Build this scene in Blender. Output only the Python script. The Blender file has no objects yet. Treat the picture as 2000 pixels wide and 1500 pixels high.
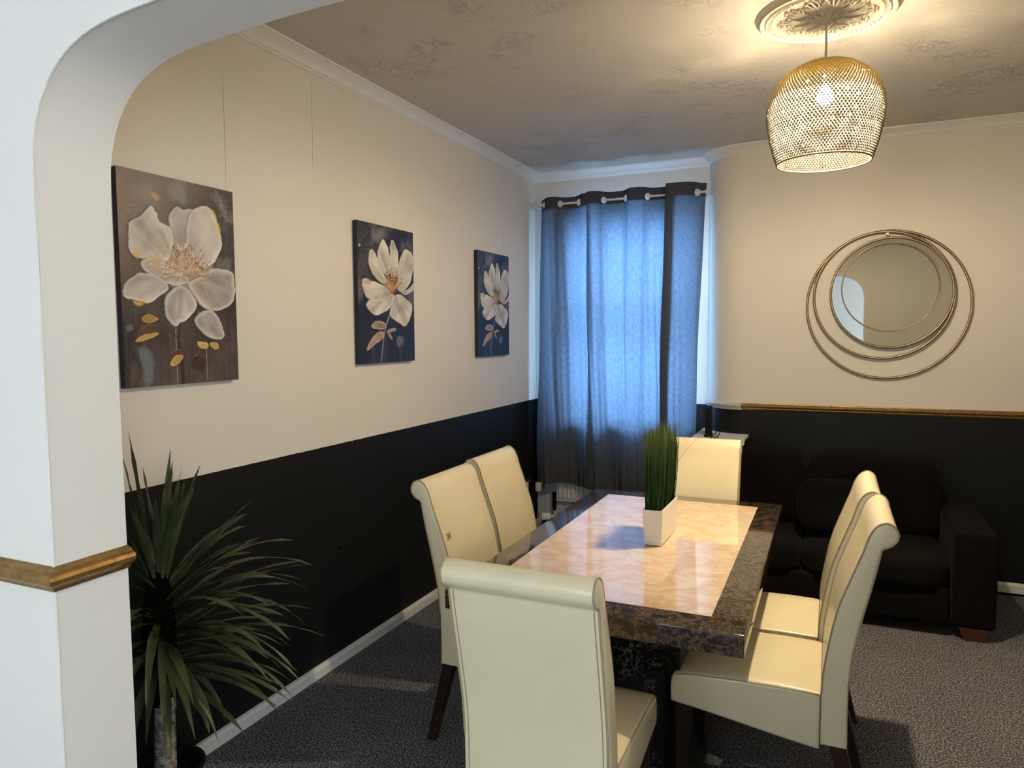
import bpy, bmesh, math, random
import numpy as np
from mathutils import Vector, Matrix
PI = math.pi
scene = bpy.context.scene
C = scene.collection
random.seed(7)

# ---------------------------------------------------------------- camera
F_PX = 1402.3
yaw, pitch, roll = 0.41902476, 0.07061461, -0.00710197
fw = Vector((-math.sin(yaw) * math.cos(pitch), math.cos(yaw) * math.cos(pitch), -math.sin(pitch)))
rt = Vector((math.cos(yaw), math.sin(yaw), 0))
up = rt.cross(fw)
r2 = rt * math.cos(roll) + up * math.sin(roll)
u2 = -rt * math.sin(roll) + up * math.cos(roll)
cam_data = bpy.data.cameras.new('camera')
cam = bpy.data.objects.new('camera', cam_data)
C.objects.link(cam)
cam_data.sensor_width = 36.0
cam_data.lens = F_PX / 2000 * 36.0
cam_data.clip_start = 0.02
cam.matrix_world = Matrix(((r2.x, u2.x, -fw.x, 2.172), (r2.y, u2.y, -fw.y, 0.0), (r2.z, u2.z, -fw.z, 1.605), (0, 0, 0, 1)))
scene.camera = cam

# ---------------------------------------------------------------- world, daylight, exposure
SKY_STRENGTH = 0.6
WINDOW_POWER = 560
WINDOW_SKY_POWER = 78
ROOM_POWER = 195
ROOM_BACK_POWER = 88
BULB_STRENGTH = 4900
scene.view_settings.view_transform = 'Standard'
scene.view_settings.look = 'None'
scene.view_settings.gamma = 1.0
scene.view_settings.use_curve_mapping = False
scene.view_settings.exposure = 0.0
world = bpy.data.worlds.new('sky'); scene.world = world
world.use_nodes = True
bg = world.node_tree.nodes['Background']
bg.inputs[0].default_value = (0.38, 0.62, 1.0, 1)
bg.inputs[1].default_value = SKY_STRENGTH


def area_light(name, loc, rot, sx, sy, power, color):
    ld = bpy.data.lights.new(name, 'AREA'); ld.shape = 'RECTANGLE'
    ld.size, ld.size_y, ld.energy, ld.color = sx, sy, power, color
    lo = bpy.data.objects.new(name, ld); lo.location = loc; lo.rotation_euler = rot
    C.objects.link(lo); return lo


# daylight falling through the curtained window, and through the big window of the room the photo was taken from
area_light('window_daylight', (0.74, 7.2, 2.2), (math.radians(-90), 0, 0), 2.4, 2.2, WINDOW_POWER, (0.27, 0.55, 1.0))
area_light('room_daylight', (4.60, -1.65, 1.75), (0, math.radians(90), 0), 2.0, 2.6, ROOM_POWER, (0.93, 0.97, 1.0))

area_light('window_skylight', (0.74, 5.66, 1.68), (math.radians(-90), 0, 0), 1.1, 1.65, WINDOW_SKY_POWER, (0.25, 0.55, 1.0))
area_light('room_back_daylight', (1.10, -3.35, 1.70), (math.radians(90), 0, 0), 1.7, 1.9, ROOM_BACK_POWER, (0.90, 0.96, 1.0))

# ---------------------------------------------------------------- helpers


def link(o, parent=None):
    C.objects.link(o)
    if parent is not None:
        o.parent = parent
    return o


def obj(name, bm, mat, parent=None, smooth=None):
    me = bpy.data.meshes.new(name)
    bm.normal_update()
    bm.to_mesh(me); bm.free()
    return mobj(name, me, mat, parent, smooth)


def mobj(name, me, mat, parent=None, smooth=None):
    if mat is not None and len(me.materials) == 0:
        for m in (mat if isinstance(mat, (list, tuple)) else [mat]):
            me.materials.append(m)
    if smooth is not None:
        me.polygons.foreach_set('use_smooth', [True] * len(me.polygons))
        if smooth < 180:
            me.set_sharp_from_angle(angle=math.radians(smooth))
    return link(bpy.data.objects.new(name, me), parent)


def tag(o, label, cat=None, group=None, kind=None):
    if label: o['label'] = label
    if cat: o['category'] = cat
    if group: o['group'] = group
    if kind: o['kind'] = kind
    return o


def thing(name, label, cat, loc=(0, 0, 0), rz=0, group=None):
    o = bpy.data.objects.new(name, None); o.empty_display_size = 0.1
    o.location = loc; o.rotation_euler = (0, 0, rz)
    C.objects.link(o)
    return tag(o, label, cat, group)


def struct(name, bm, mat, parent=None, smooth=None, label=None):
    o = obj(name, bm, mat, parent, smooth)
    if parent is None: o['kind'] = 'structure'
    if label: o['label'] = label
    return o


def add_box(bm, lo, hi, bev=0.0, seg=2, mi=0):
    vs = [bm.verts.new((x, y, z)) for x in (lo[0], hi[0]) for y in (lo[1], hi[1]) for z in (lo[2], hi[2])]
    idx = [(0, 1, 3, 2), (4, 6, 7, 5), (0, 4, 5, 1), (2, 3, 7, 6), (0, 2, 6, 4), (1, 5, 7, 3)]
    fs = [bm.faces.new([vs[i] for i in f]) for f in idx]
    for f in fs: f.material_index = mi
    if bev > 0:
        es = list({e for f in fs for e in f.edges})
        bmesh.ops.bevel(bm, geom=es, offset=bev, segments=seg, profile=0.5, affect='EDGES')
    return vs


def box(lo, hi, bev=0.0, seg=2):
    bm = bmesh.new(); add_box(bm, lo, hi, bev, seg); return bm


def add_tube(bm, pts, rad, n=8, closed=False, caps=True, flat=1.0):
    pts = [Vector(p) for p in pts]
    m = len(pts); rings = []
    rads = rad if isinstance(rad, (list, tuple)) else [rad] * m
    prev = None
    for i, p in enumerate(pts):
        if closed: t = pts[(i + 1) % m] - pts[i - 1]
        else: t = pts[min(i + 1, m - 1)] - pts[max(i - 1, 0)]
        if t.length < 1e-9: t = Vector((0, 0, 1))
        t.normalize()
        if prev is None:
            a = Vector((0, 0, 1)) if abs(t.z) < 0.9 else Vector((1, 0, 0))
        else: a = prev
        b = t.cross(a)
        if b.length < 1e-6: b = t.cross(Vector((0.3, 0.9, 0.1)))
        b.normalize(); a = b.cross(t).normalized(); prev = a
        rings.append([bm.verts.new(p + (a * math.cos(2 * PI * k / n) + b * math.sin(2 * PI * k / n) * flat) * rads[i]) for k in range(n)])
    for i in range(m if closed else m - 1):
        A, B = rings[i], rings[(i + 1) % m]
        for k in range(n):
            bm.faces.new((A[k], A[(k + 1) % n], B[(k + 1) % n], B[k]))
    if caps and not closed:
        bm.faces.new(rings[0][::-1]); bm.faces.new(rings[-1])
    return rings


def tube(pts, rad, n=8, closed=False):
    bm = bmesh.new(); add_tube(bm, pts, rad, n, closed); bmesh.ops.recalc_face_normals(bm, faces=bm.faces); return bm


def add_lathe(bm, prof, n=32, c=(0, 0, 0), closed=False):
    rings = []
    for r, z in prof:
        rings.append([bm.verts.new((c[0] + r * math.cos(2 * PI * k / n), c[1] + r * math.sin(2 * PI * k / n), c[2] + z)) for k in range(n)] if r > 1e-6 else [bm.verts.new((c[0], c[1], c[2] + z))])
    for i in range(len(rings) - 1 + (1 if closed else 0)):
        A, B = rings[i], rings[(i + 1) % len(rings)]
        for k in range(n):
            q = (k + 1) % n
            if len(A) == 1 and len(B) == 1: continue
            if len(A) == 1: bm.faces.new((A[0], B[k], B[q]))
            elif len(B) == 1: bm.faces.new((A[k], A[q], B[0]))
            else: bm.faces.new((A[k], A[q], B[q], B[k]))
    bmesh.ops.recalc_face_normals(bm, faces=bm.faces)


def lathe(prof, n=32, c=(0, 0, 0)):
    bm = bmesh.new(); add_lathe(bm, prof, n, c); return bm


def sweep(path, prof, closed_prof=True):
    """profile (out, z) swept along a horizontal path; 'out' is to the right-hand side of travel, mitred at corners"""
    bm = bmesh.new(); P = [Vector((p[0], p[1])) for p in path]; rings = []
    for i, p in enumerate(P):
        d1 = (P[i] - P[i - 1]).normalized() if i > 0 else (P[1] - P[0]).normalized()
        d2 = (P[i + 1] - P[i]).normalized() if i < len(P) - 1 else d1
        n1 = Vector((d1.y, -d1.x)); n2 = Vector((d2.y, -d2.x))
        n = (n1 + n2).normalized(); k = 1 / max(0.3, n.dot(n1))
        rings.append([bm.verts.new((p.x + n.x * o * k, p.y + n.y * o * k, z)) for o, z in prof])
    m = len(prof)
    for i in range(len(rings) - 1):
        for k in range(m if closed_prof else m - 1):
            bm.faces.new((rings[i][k], rings[i][(k + 1) % m], rings[i + 1][(k + 1) % m], rings[i + 1][k]))
    if closed_prof:
        bm.faces.new(rings[0]); bm.faces.new(rings[-1][::-1])
    bmesh.ops.recalc_face_normals(bm, faces=bm.faces)
    return bm


def catmull(pts, sub=6, closed=False):
    out = []; n = len(pts); P = [Vector(p) for p in pts]
    for i in range(n if closed else n - 1):
        p0 = P[i - 1] if (closed or i > 0) else P[0]
        p1, p2 = P[i], P[(i + 1) % n]
        p3 = P[(i + 2) % n] if (closed or i + 2 < n) else P[-1]
        for s in range(sub):
            t = s / sub
            out.append(0.5 * ((2 * p1) + (p2 - p0) * t + (2 * p0 - 5 * p1 + 4 * p2 - p3) * t * t + (3 * p1 - 3 * p2 + p3 - p0) * t ** 3))
    if not closed: out.append(P[-1].copy())
    return out


def poly_inset(poly, d):
    """move a counter-clockwise (or any) closed 2D polygon inwards by d along vertex normals"""
    n = len(poly); area = sum(poly[i][0] * poly[(i + 1) % n][1] - poly[(i + 1) % n][0] * poly[i][1] for i in range(n))
    sg = 1 if area > 0 else -1; out = []
    for i in range(n):
        a, b, c = Vector(poly[i - 1]), Vector(poly[i]), Vector(poly[(i + 1) % n])
        e1, e2 = (b - a), (c - b)
        if e1.length < 1e-9: e1 = e2
        if e2.length < 1e-9: e2 = e1
        e1.normalize(); e2.normalize()
        nn = Vector((-e1.y - e2.y, e1.x + e2.x)) * sg
        if nn.length < 1e-6: nn = Vector((-e1.y, e1.x)) * sg
        nn.normalize(); k = 1 / max(0.45, nn.dot(Vector((-e1.y, e1.x)) * sg))
        out.append((b.x + nn.x * d * k, b.y + nn.y * d * k))
    return out


def slab_profile(poly, half, rnd, mids=5, crown=None):
    """closed (y,z) outline extruded along x from -half to half with rounded edges of radius rnd"""
    bm = bmesh.new()
    st = [(-half + rnd * (1 - math.cos(math.radians(b))), rnd * (1 - math.sin(math.radians(b)))) for b in (0, 30, 60, 90)]
    mid = [(-half + rnd + (2 * half - 2 * rnd) * (i + 1) / (mids + 1), 0) for i in range(mids)]
    sl = st + mid + [(-x, d) for x, d in reversed(st)]
    rings = []
    for x, d in sl:
        pp = poly_inset(poly, d) if d > 1e-6 else poly
        ring = []
        for j, (y, z) in enumerate(pp):
            if crown: y, z = crown(x, y, z)
            ring.append(bm.verts.new((x, y, z)))
        rings.append(ring)
    m = len(poly)
    for i in range(len(rings) - 1):
        for k in range(m):
            bm.faces.new((rings[i][k], rings[i][(k + 1) % m], rings[i + 1][(k + 1) % m], rings[i + 1][k]))
    bm.faces.new(rings[0]); bm.faces.new(rings[-1][::-1])
    bmesh.ops.recalc_face_normals(bm, faces=bm.faces)
    return bm


# ---------------------------------------------------------------- materials


def mat(name, color, rough=0.5, metal=0.0, spec=0.5, coat=0.0):
    m = bpy.data.materials.new(name); m.use_nodes = True
    p = m.node_tree.nodes['Principled BSDF']
    p.inputs['Base Color'].default_value = (*color, 1); p.inputs['Roughness'].default_value = rough
    p.inputs['Metallic'].default_value = metal; p.inputs['Specular IOR Level'].default_value = spec
    p.inputs['Coat Weight'].default_value = coat
    return m


def nd(m, typ, **kw):
    n = m.node_tree.nodes.new(typ)
    for k, v in kw.items():
        if k.startswith('i_'):
            key = k[2:]; key = int(key) if key.isdigit() else key.replace('_', ' ')
            n.inputs[key].default_value = v
        else: setattr(n, k, v)
    return n


def lk(m, a, b): m.node_tree.links.new(a, b)


def P(m): return m.node_tree.nodes['Principled BSDF']


def coords(m, scale=(1, 1, 1), kind='Object'):
    tc = nd(m, 'ShaderNodeTexCoord'); mp = nd(m, 'ShaderNodeMapping')
    mp.inputs['Scale'].default_value = scale
    lk(m, tc.outputs[kind], mp.inputs['Vector']); return mp.outputs['Vector']


def noise(m, vec, scale, detail=4, rough=0.55, dist=0.0):
    n = nd(m, 'ShaderNodeTexNoise'); n.inputs['Scale'].default_value = scale; n.inputs['Detail'].default_value = detail
    n.inputs['Roughness'].default_value = rough; n.inputs['Distortion'].default_value = dist
    lk(m, vec, n.inputs['Vector']); return n.outputs['Fac']


def ramp(m, fac, stops, interp='LINEAR'):
    r = nd(m, 'ShaderNodeValToRGB'); r.color_ramp.interpolation = interp
    el = r.color_ramp.elements
    while len(el) < len(stops): el.new(0.5)
    for e, (p, c) in zip(el, stops):
        e.position = p; e.color = (*c, 1) if len(c) == 3 else c
    lk(m, fac, r.inputs['Fac']); return r.outputs['Color']


def bump(m, h, strength=0.3, dist=0.01):
    b = nd(m, 'ShaderNodeBump'); b.inputs['Strength'].default_value = strength; b.inputs['Distance'].default_value = dist
    lk(m, h, b.inputs['Height']); lk(m, b.outputs['Normal'], P(m).inputs['Normal']); return b


def mixc(m, fac, a, b, mode='MIX'):
    n = nd(m, 'ShaderNodeMix', data_type='RGBA', blend_type=mode)
    for s, v in ((n.inputs[0], fac), (n.inputs[6], a), (n.inputs[7], b)):
        if hasattr(v, 'links'): lk(m, v, s)
        else: s.default_value = v if isinstance(v, (int, float)) else (*v, 1)
    return n.outputs[2]


def math_n(m, op, a, b=None):
    n = nd(m, 'ShaderNodeMath', operation=op)
    for i, v in enumerate((a, b)):
        if v is None: continue
        if hasattr(v, 'links'): lk(m, v, n.inputs[i])
        else: n.inputs[i].default_value = v
    return n.outputs[0]


CREAM = (0.74, 0.70, 0.63)
DARK = (0.0095, 0.0098, 0.0098)
DADO_Z = 1.077


def wall_material(name, upper, lower=None, roughness=0.55):
    m = mat(name, upper, roughness, spec=0.2)
    v = coords(m); b = noise(m, v, 260, 3); l = noise(m, v, 3.5, 3)
    h = math_n(m, 'ADD', b, math_n(m, 'MULTIPLY', l, 3.0))
    bump(m, h, 0.10, 0.004)
    tone = ramp(m, noise(m, v, 1.3, 4), [(0.3, tuple(c * 0.97 for c in upper)), (0.7, upper)])
    if lower:
        g = nd(m, 'ShaderNodeNewGeometry'); s = nd(m, 'ShaderNodeSeparateXYZ'); lk(m, g.outputs['Position'], s.inputs[0])
        wob = math_n(m, 'MULTIPLY', noise(m, v, 30, 2), 0.004)
        f = math_n(m, 'LESS_THAN', s.outputs['Z'], math_n(m, 'ADD', wob, DADO_Z - 0.002))
        # small knocks and scuffs in the dark paint
        sc = ramp(m, noise(m, coords(m, (1, 2.2, 6)), 5, 8, 0.75), [(0.70, (0, 0, 0)), (0.74, (1, 1, 1))])
        lo = mixc(m, sc, lower, tuple(min(1, c * 2.0 + 0.004) for c in lower))
        lk(m, mixc(m, f, tone, lo), P(m).inputs['Base Color'])
        rr = nd(m, 'ShaderNodeMapRange'); lk(m, f, rr.inputs[0]); rr.inputs[3].default_value = roughness; rr.inputs[4].default_value = 0.48
        lk(m, rr.outputs[0], P(m).inputs['Roughness'])
    else:
        lk(m, tone, P(m).inputs['Base Color'])
    return m


M = {}
M['wall'] = wall_material('cream wall paint over black dado', CREAM, DARK)
M['white_wall'] = wall_material('white silk wall paint', (0.80, 0.79, 0.765))
M['trim'] = mat('white gloss paint', (0.78, 0.76, 0.72), 0.3)
bump(M['trim'], noise(M['trim'], coords(M['trim']), 18, 3), 0.12, 0.01)
M['ceiling'] = mat('textured ceiling plaster', (0.62, 0.585, 0.53), 0.7, spec=0.25)
m = M['ceiling']; v = coords(m)
ridge = math_n(m, 'ABSOLUTE', math_n(m, 'SUBTRACT', noise(m, v, 11, 5, 0.6, 2.2), 0.5))
rr = ramp(m, ridge, [(0.0, (1, 1, 1)), (0.035, (0, 0, 0))])
mask = ramp(m, noise(m, v, 2.3, 3), [(0.53, (0, 0, 0)), (0.63, (1, 1, 1))])
hh = math_n(m, 'ADD', math_n(m, 'MULTIPLY', math_n(m, 'MULTIPLY', rr, mask), 0.5), math_n(m, 'MULTIPLY', noise(m, v, 45, 4), 0.35))
hh = math_n(m, 'ADD', hh, math_n(m, 'MULTIPLY', noise(m, v, 2.0, 2), 2.0))
bump(m, hh, 0.9, 0.007)

m = M['carpet'] = mat('charcoal twist pile carpet', (0.05, 0.05, 0.05), 1.0, spec=0.05)
v = coords(m); sp = noise(m, v, 135, 2, 0.8)
base = ramp(m, sp, [(0.38, (0.026, 0.026, 0.031)), (0.5, (0.098, 0.098, 0.108)), (0.62, (0.40, 0.395, 0.41))])
big = ramp(m, noise(m, v, 4, 4), [(0.3, (0.82, 0.82, 0.84)), (0.7, (1.0, 1.0, 1.0))])
lk(m, mixc(m, 1.0, base, big, 'MULTIPLY'), P(m).inputs['Base Color'])
bump(m, sp, 0.55, 0.006)

m = M['leather'] = mat('cream bonded leather', (0.76, 0.69, 0.53), 0.29, spec=0.5)
v = coords(m)
lk(m, ramp(m, noise(m, v, 5, 4), [(0.3, (0.69, 0.61, 0.405)), (0.75, (0.74, 0.66, 0.46))]), P(m).inputs['Base Color'])
hl = math_n(m, 'ADD', math_n(m, 'MULTIPLY', noise(m, v, 300, 3), 0.12), math_n(m, 'MULTIPLY', noise(m, v, 9, 3, 0.5, 0.6), 1.6))
bump(m, hl, 0.16, 0.006)
M['piping'] = mat('leather piping', (0.36, 0.29, 0.18), 0.45)
M['dark_wood'] = mat('dark stained wood', (0.022, 0.010, 0.006), 0.3, spec=0.5)
M['oak'] = mat('orange stained wood', (0.075, 0.019, 0.007), 0.35)
m = M['sofa'] = mat('black woven fabric', (0.011, 0.009, 0.0085), 0.95, spec=0.1)
v = coords(m); bump(m, noise(m, v, 160, 3), 0.5, 0.004)
lk(m, ramp(m, noise(m, v, 6, 4), [(0.3, (0.0035, 0.0028, 0.0026)), (0.7, (0.0065, 0.005, 0.0045))]), P(m).inputs['Base Color'])
P(m).inputs['Sheen Weight'].default_value = 0.02

m = M['gold'] = mat('antique gold paint', (0.30, 0.175, 0.055), 0.42, 0.75)
v = coords(m)
lk(m, ramp(m, noise(m, v, 40, 6, 0.7), [(0.3, (0.19, 0.105, 0.035)), (0.6, (0.36, 0.215, 0.07))]), P(m).inputs['Base Color'])
bump(m, noise(m, v, 120, 4), 0.35, 0.004)
M['brass'] = mat('brushed champagne metal', (0.36, 0.27, 0.16), 0.38, 1.0)
M['mirror'] = mat('mirror glass', (0.62, 0.65, 0.64), 0.015, 1.0)

m = M['dark_marble'] = mat('brown black veined marble', (0.02, 0.015, 0.012), 0.07, spec=0.6, coat=0.4)
v = coords(m, (1, 1, 1)); w1 = noise(m, v, 17, 10, 0.74, 0.25)
r1 = math_n(m, 'ABSOLUTE', math_n(m, 'SUBTRACT', w1, 0.5))
v1 = ramp(m, r1, [(0.0, (0.20, 0.135, 0.075)), (0.014, (0.060, 0.038, 0.022)), (0.07, (0.010, 0.007, 0.0055))])
w2 = noise(m, v, 30, 8, 0.74, 0.2)
r2_ = math_n(m, 'ABSOLUTE', math_n(m, 'SUBTRACT', w2, 0.52))
v2 = ramp(m, r2_, [(0.0, (0.16, 0.125, 0.09)), (0.010, (0.02, 0.014, 0.009)), (0.03, (0, 0, 0))])
lk(m, mixc(m, ramp(m, noise(m, v, 5, 3), [(0.40, (0.15, 0.15, 0.15)), (0.6, (0.8, 0.8, 0.8))]), v1, v2, 'ADD'), P(m).inputs['Base Color'])
m = M['black_marble'] = mat('near black marble with pale flecks', (0.02, 0.015, 0.012), 0.15, spec=0.5)
v = coords(m); wa = math_n(m, 'ABSOLUTE', math_n(m, 'SUBTRACT', noise(m, v, 13, 9, 0.72, 0.2), 0.5))
fl = ramp(m, wa, [(0.0, (0.26, 0.25, 0.23)), (0.009, (0.03, 0.026, 0.024)), (0.03, (0.005, 0.0045, 0.0045))])
lk(m, mixc(m, ramp(m, noise(m, v, 6, 3), [(0.47, (0, 0, 0)), (0.6, (1, 1, 1))]), (0.005, 0.0045, 0.0045), fl), P(m).inputs['Base Color'])
m = M['cream_marble'] = mat('cream pink marble', (0.8, 0.6, 0.4), 0.06, spec=0.6, coat=0.4)
v = coords(m, (1.0, 1.5, 1)); rot = v.node; rot.inputs['Rotation'].default_value = (0, 0, 0.8)
w = noise(m, v, 5, 10, 0.66, 0.55)
lk(m, ramp(m, w, [(0.30, (0.72, 0.585, 0.44)), (0.44, (0.70, 0.545, 0.385)), (0.50, (0.61, 0.42, 0.27)), (0.55, (0.71, 0.56, 0.40)), (0.7, (0.75, 0.63, 0.49))]), P(m).inputs['Base Color'])

# curtain: thin woven cloth that lets daylight through
m = M['curtain'] = bpy.data.materials.new('slate grey curtain cloth'); m.use_nodes = True
nt = m.node_tree; nt.nodes.clear()
out = nd(m, 'ShaderNodeOutputMaterial'); df = nd(m, 'ShaderNodeBsdfDiffuse'); tr = nd(m, 'ShaderNodeBsdfTranslucent'); mx = nd(m, 'ShaderNodeMixShader')
v = coords(m, (1, 1, 1), 'UV')
wv = nd(m, 'ShaderNodeMapping'); lk(m, v, wv.inputs['Vector']); wv.inputs['Scale'].default_value = (700, 60, 1)
wv2 = nd(m, 'ShaderNodeMapping'); lk(m, v, wv2.inputs['Vector']); wv2.inputs['Scale'].default_value = (60, 700, 1)
slub = math_n(m, 'MULTIPLY', math_n(m, 'ADD', noise(m, wv.outputs[0], 0.35, 3), noise(m, wv2.outputs[0], 0.35, 3)), 0.5)
cd = ramp(m, slub, [(0.35, (0.085, 0.088, 0.097)), (0.65, (0.15, 0.153, 0.165))])
ct = ramp(m, slub, [(0.38, (0.085, 0.095, 0.12)), (0.62, (0.155, 0.17, 0.20))])
bf = nd(m, 'ShaderNodeNewGeometry')      # dark cloth towards the room; added pale back bounces more daylight onto the wall
lk(m, mixc(m, bf.outputs['Backfacing'], (0.84, 0.85, 0.86), cd), df.inputs[0]); lk(m, ct, tr.inputs[0]); mx.inputs[0].default_value = 0.5
lk(m, df.outputs[0], mx.inputs[1]); lk(m, tr.outputs[0], mx.inputs[2]); lk(m, mx.outputs[0], out.inputs[0])

# window pane
m = M['glass'] = bpy.data.materials.new('window glass'); m.use_nodes = True
m.node_tree.nodes.clear()
out = nd(m, 'ShaderNodeOutputMaterial'); tp = nd(m, 'ShaderNodeBsdfTransparent'); gl = nd(m, 'ShaderNodeBsdfGlossy'); mx = nd(m, 'ShaderNodeMixShader')
gl.inputs['Roughness'].default_value = 0.02; mx.inputs[0].default_value = 0.07; tp.inputs[0].default_value = (0.93, 0.96, 0.97, 1)
lk(m, tp.outputs[0], mx.inputs[1]); lk(m, gl.outputs[0], mx.inputs[2]); lk(m, mx.outputs[0], out.inputs[0])

M['plastic'] = mat('white plastic', (0.75, 0.73, 0.70), 0.35)
M['cream_plastic'] = mat('cream plastic', (0.62, 0.60, 0.47), 0.4)
M['black_plastic'] = mat('black plastic', (0.004, 0.004, 0.005), 0.5, spec=0.15)
M['radiator'] = mat('white radiator enamel', (0.72, 0.71, 0.68), 0.35)
M['board'] = mat('grey painted board', (0.42, 0.45, 0.50), 0.5)
M['silver_paint'] = mat('grey white rail paint', (0.50, 0.49, 0.46), 0.45)
M['pot'] = mat('white glazed ceramic', (0.82, 0.80, 0.77), 0.25)
M['paper'] = mat('white paper', (0.8, 0.8, 0.82), 0.8)
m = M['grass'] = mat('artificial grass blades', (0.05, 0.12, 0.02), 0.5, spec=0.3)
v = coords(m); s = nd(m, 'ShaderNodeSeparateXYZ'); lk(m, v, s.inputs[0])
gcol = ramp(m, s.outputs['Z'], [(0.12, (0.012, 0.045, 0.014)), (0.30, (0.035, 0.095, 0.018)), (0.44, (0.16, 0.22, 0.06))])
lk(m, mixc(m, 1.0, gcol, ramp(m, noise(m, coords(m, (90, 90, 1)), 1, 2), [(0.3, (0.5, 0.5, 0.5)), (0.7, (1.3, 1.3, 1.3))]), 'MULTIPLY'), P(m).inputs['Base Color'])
m = M['leaf'] = mat('dark green strap leaf', (0.03, 0.06, 0.015), 0.42, spec=0.4)
v = coords(m)
lk(m, ramp(m, noise(m, v, 7, 3), [(0.3, (0.024, 0.036, 0.013)), (0.7, (0.085, 0.098, 0.040))]), P(m).inputs['Base Color'])
m = M['trunk'] = mat('ringed palm trunk', (0.2, 0.17, 0.15), 0.8)
v = coords(m, (1, 1, 1)); n_ = noise(m, v, 50, 4)
lk(m, ramp(m, n_, [(0.35, (0.06, 0.045, 0.04)), (0.6, (0.34, 0.29, 0.265))]), P(m).inputs['Base Color'])
M['husk'] = mat('dark leaf husk', (0.003, 0.003, 0.002), 1.0, spec=0.0)
M['plaster'] = mat('painted plaster rose', (0.74, 0.68, 0.55), 0.5)
M['flex'] = mat('white lamp flex', (0.72, 0.66, 0.52), 0.5)
M['canvas_edge'] = mat('black painted canvas edge', (0.012, 0.012, 0.018), 0.6)

# beaded shade: pearly beads that scatter the bulb's light
m = M['shade'] = bpy.data.materials.new('pearl and gold shade beads'); m.use_nodes = True
p_ = P(m); p_.inputs['Base Color'].default_value = (0.055, 0.050, 0.040, 1); p_.inputs['Roughness'].default_value = 0.3
tr = nd(m, 'ShaderNodeBsdfTranslucent'); tr.inputs[0].default_value = (0.13, 0.13, 0.12, 1); mx = nd(m, 'ShaderNodeMixShader'); mx.inputs[0].default_value = 0.5
o_ = [n for n in m.node_tree.nodes if n.type == 'OUTPUT_MATERIAL'][0]
lk(m, p_.outputs[0], mx.inputs[1]); lk(m, tr.outputs[0], mx.inputs[2]); lk(m, mx.outputs[0], o_.inputs[0])
gz = nd(m, 'ShaderNodeSeparateXYZ'); lk(m, coords(m), gz.inputs[0])      # pearl beads below, gold beads towards the top
lk(m, ramp(m, gz.outputs['Z'], [(0.20, (0.13, 0.13, 0.12)), (0.30, (0.24, 0.19, 0.09)), (0.37, (0.30, 0.235, 0.11))]), tr.inputs[0])
M['shade_wire'] = mat('dark brass wire', (0.20, 0.155, 0.09), 0.5, 0.0)
m = M['bulb'] = mat('glowing bulb', (1, 0.9, 0.7), 0.3)
P(m).inputs['Emission Color'].default_value = (1.0, 0.80, 0.52, 1); P(m).inputs['Emission Strength'].default_value = BULB_STRENGTH

# ================================================================ THE SETTING
W, YW, YM, ZC = 4.2, 5.35, 5.10, 2.845        # right wall x, window wall y, chimney wall y, ceiling height
Y0, Y1 = 1.015, 1.197                         # faces of the arched dividing wall
YB = -3.0                                     # far wall of the room the photo was taken from
curve = [(1.65 - 0.29 * math.cos(math.radians(a)), YW - 0.25 * math.sin(math.radians(a))) for a in range(0, 91, 9)]

struct('floor', box((-0.15, YB - 0.15, -0.06), (W + 0.15, YW + 0.3, 0)), M['carpet'])
struct('ceiling', box((-0.15, YB - 0.15, ZC), (W + 0.15, YW + 0.3, ZC + 0.1)), M['ceiling'])
wl = struct('wall_left', box((-0.12, Y1 - 0.09, 0), (0, YW + 0.25, ZC)), M['wall'])
for (y, z0, z1) in ((2.150, 2.16, 2.62), (2.671, 2.33, 2.75), (4.73, 2.19, 2.33)):
    bm = bmesh.new(); pts = [(0.0003, y + random.uniform(-0.002, 0.002) + 0.006 * (z - z0), z) for z in np.linspace(z0, z1, 9)]
    add_tube(bm, pts, [0.0002] + [0.0011] * 7 + [0.0002], 5)
    obj('wallpaper_seam', bm, M['board'], wl)
bm = bmesh.new()
bm.faces.new([bm.verts.new(q) for q in ((0.0012, 2.79, 0.55), (0.0012, 2.803, 0.556), (0.0012, 2.800, 0.573), (0.0012, 2.789, 0.568))])
bmesh.ops.solidify(bm, geom=bm.faces[:], thickness=0.0015)
tag(obj('paint_chip', bm, M['trim'], wl), 'small white chip in the dark paint')
struct('wall_right', box((W, Y0 + 0.09, 0), (W + 0.12, YM + 0.2, ZC)), M['wall'])


def wall_with_hole(x0, x1, y0, y1, hx0, hx1, hz0, hz1):
    bm = bmesh.new()
    add_box(bm, (x0, y0, 0), (hx0, y1, ZC)); add_box(bm, (hx1, y0, 0), (x1, y1, ZC))
    add_box(bm, (hx0, y0, 0), (hx1, y1, hz0)); add_box(bm, (hx0, y0, hz1), (hx1, y1, ZC))
    bmesh.ops.remove_doubles(bm, verts=bm.verts, dist=1e-5)
    return bm


HX0, HX1, HZ0, HZ1 = 0.27, 1.21, 0.92, 2.43
struct('wall_back', wall_with_hole(0, 1.36, YW, YW + 0.25, HX0, HX1, HZ0, HZ1), M['wall'])
bm = bmesh.new()
ring = [(1.36, YW + 0.25)] + curve + [(W, YM), (W, YW + 0.25)]
lo = [bm.verts.new((x, y, 0)) for x, y in ring]; hi = [bm.verts.new((x, y, ZC)) for x, y in ring]
n = len(ring)
for i in range(n): bm.faces.new((lo[i], lo[(i + 1) % n], hi[(i + 1) % n], hi[i]))
bm.faces.new(lo[::-1]); bm.faces.new(hi)
bmesh.ops.recalc_face_normals(bm, faces=bm.faces)
struct('wall_chimney', bm, M['wall'], smooth=30)

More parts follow.
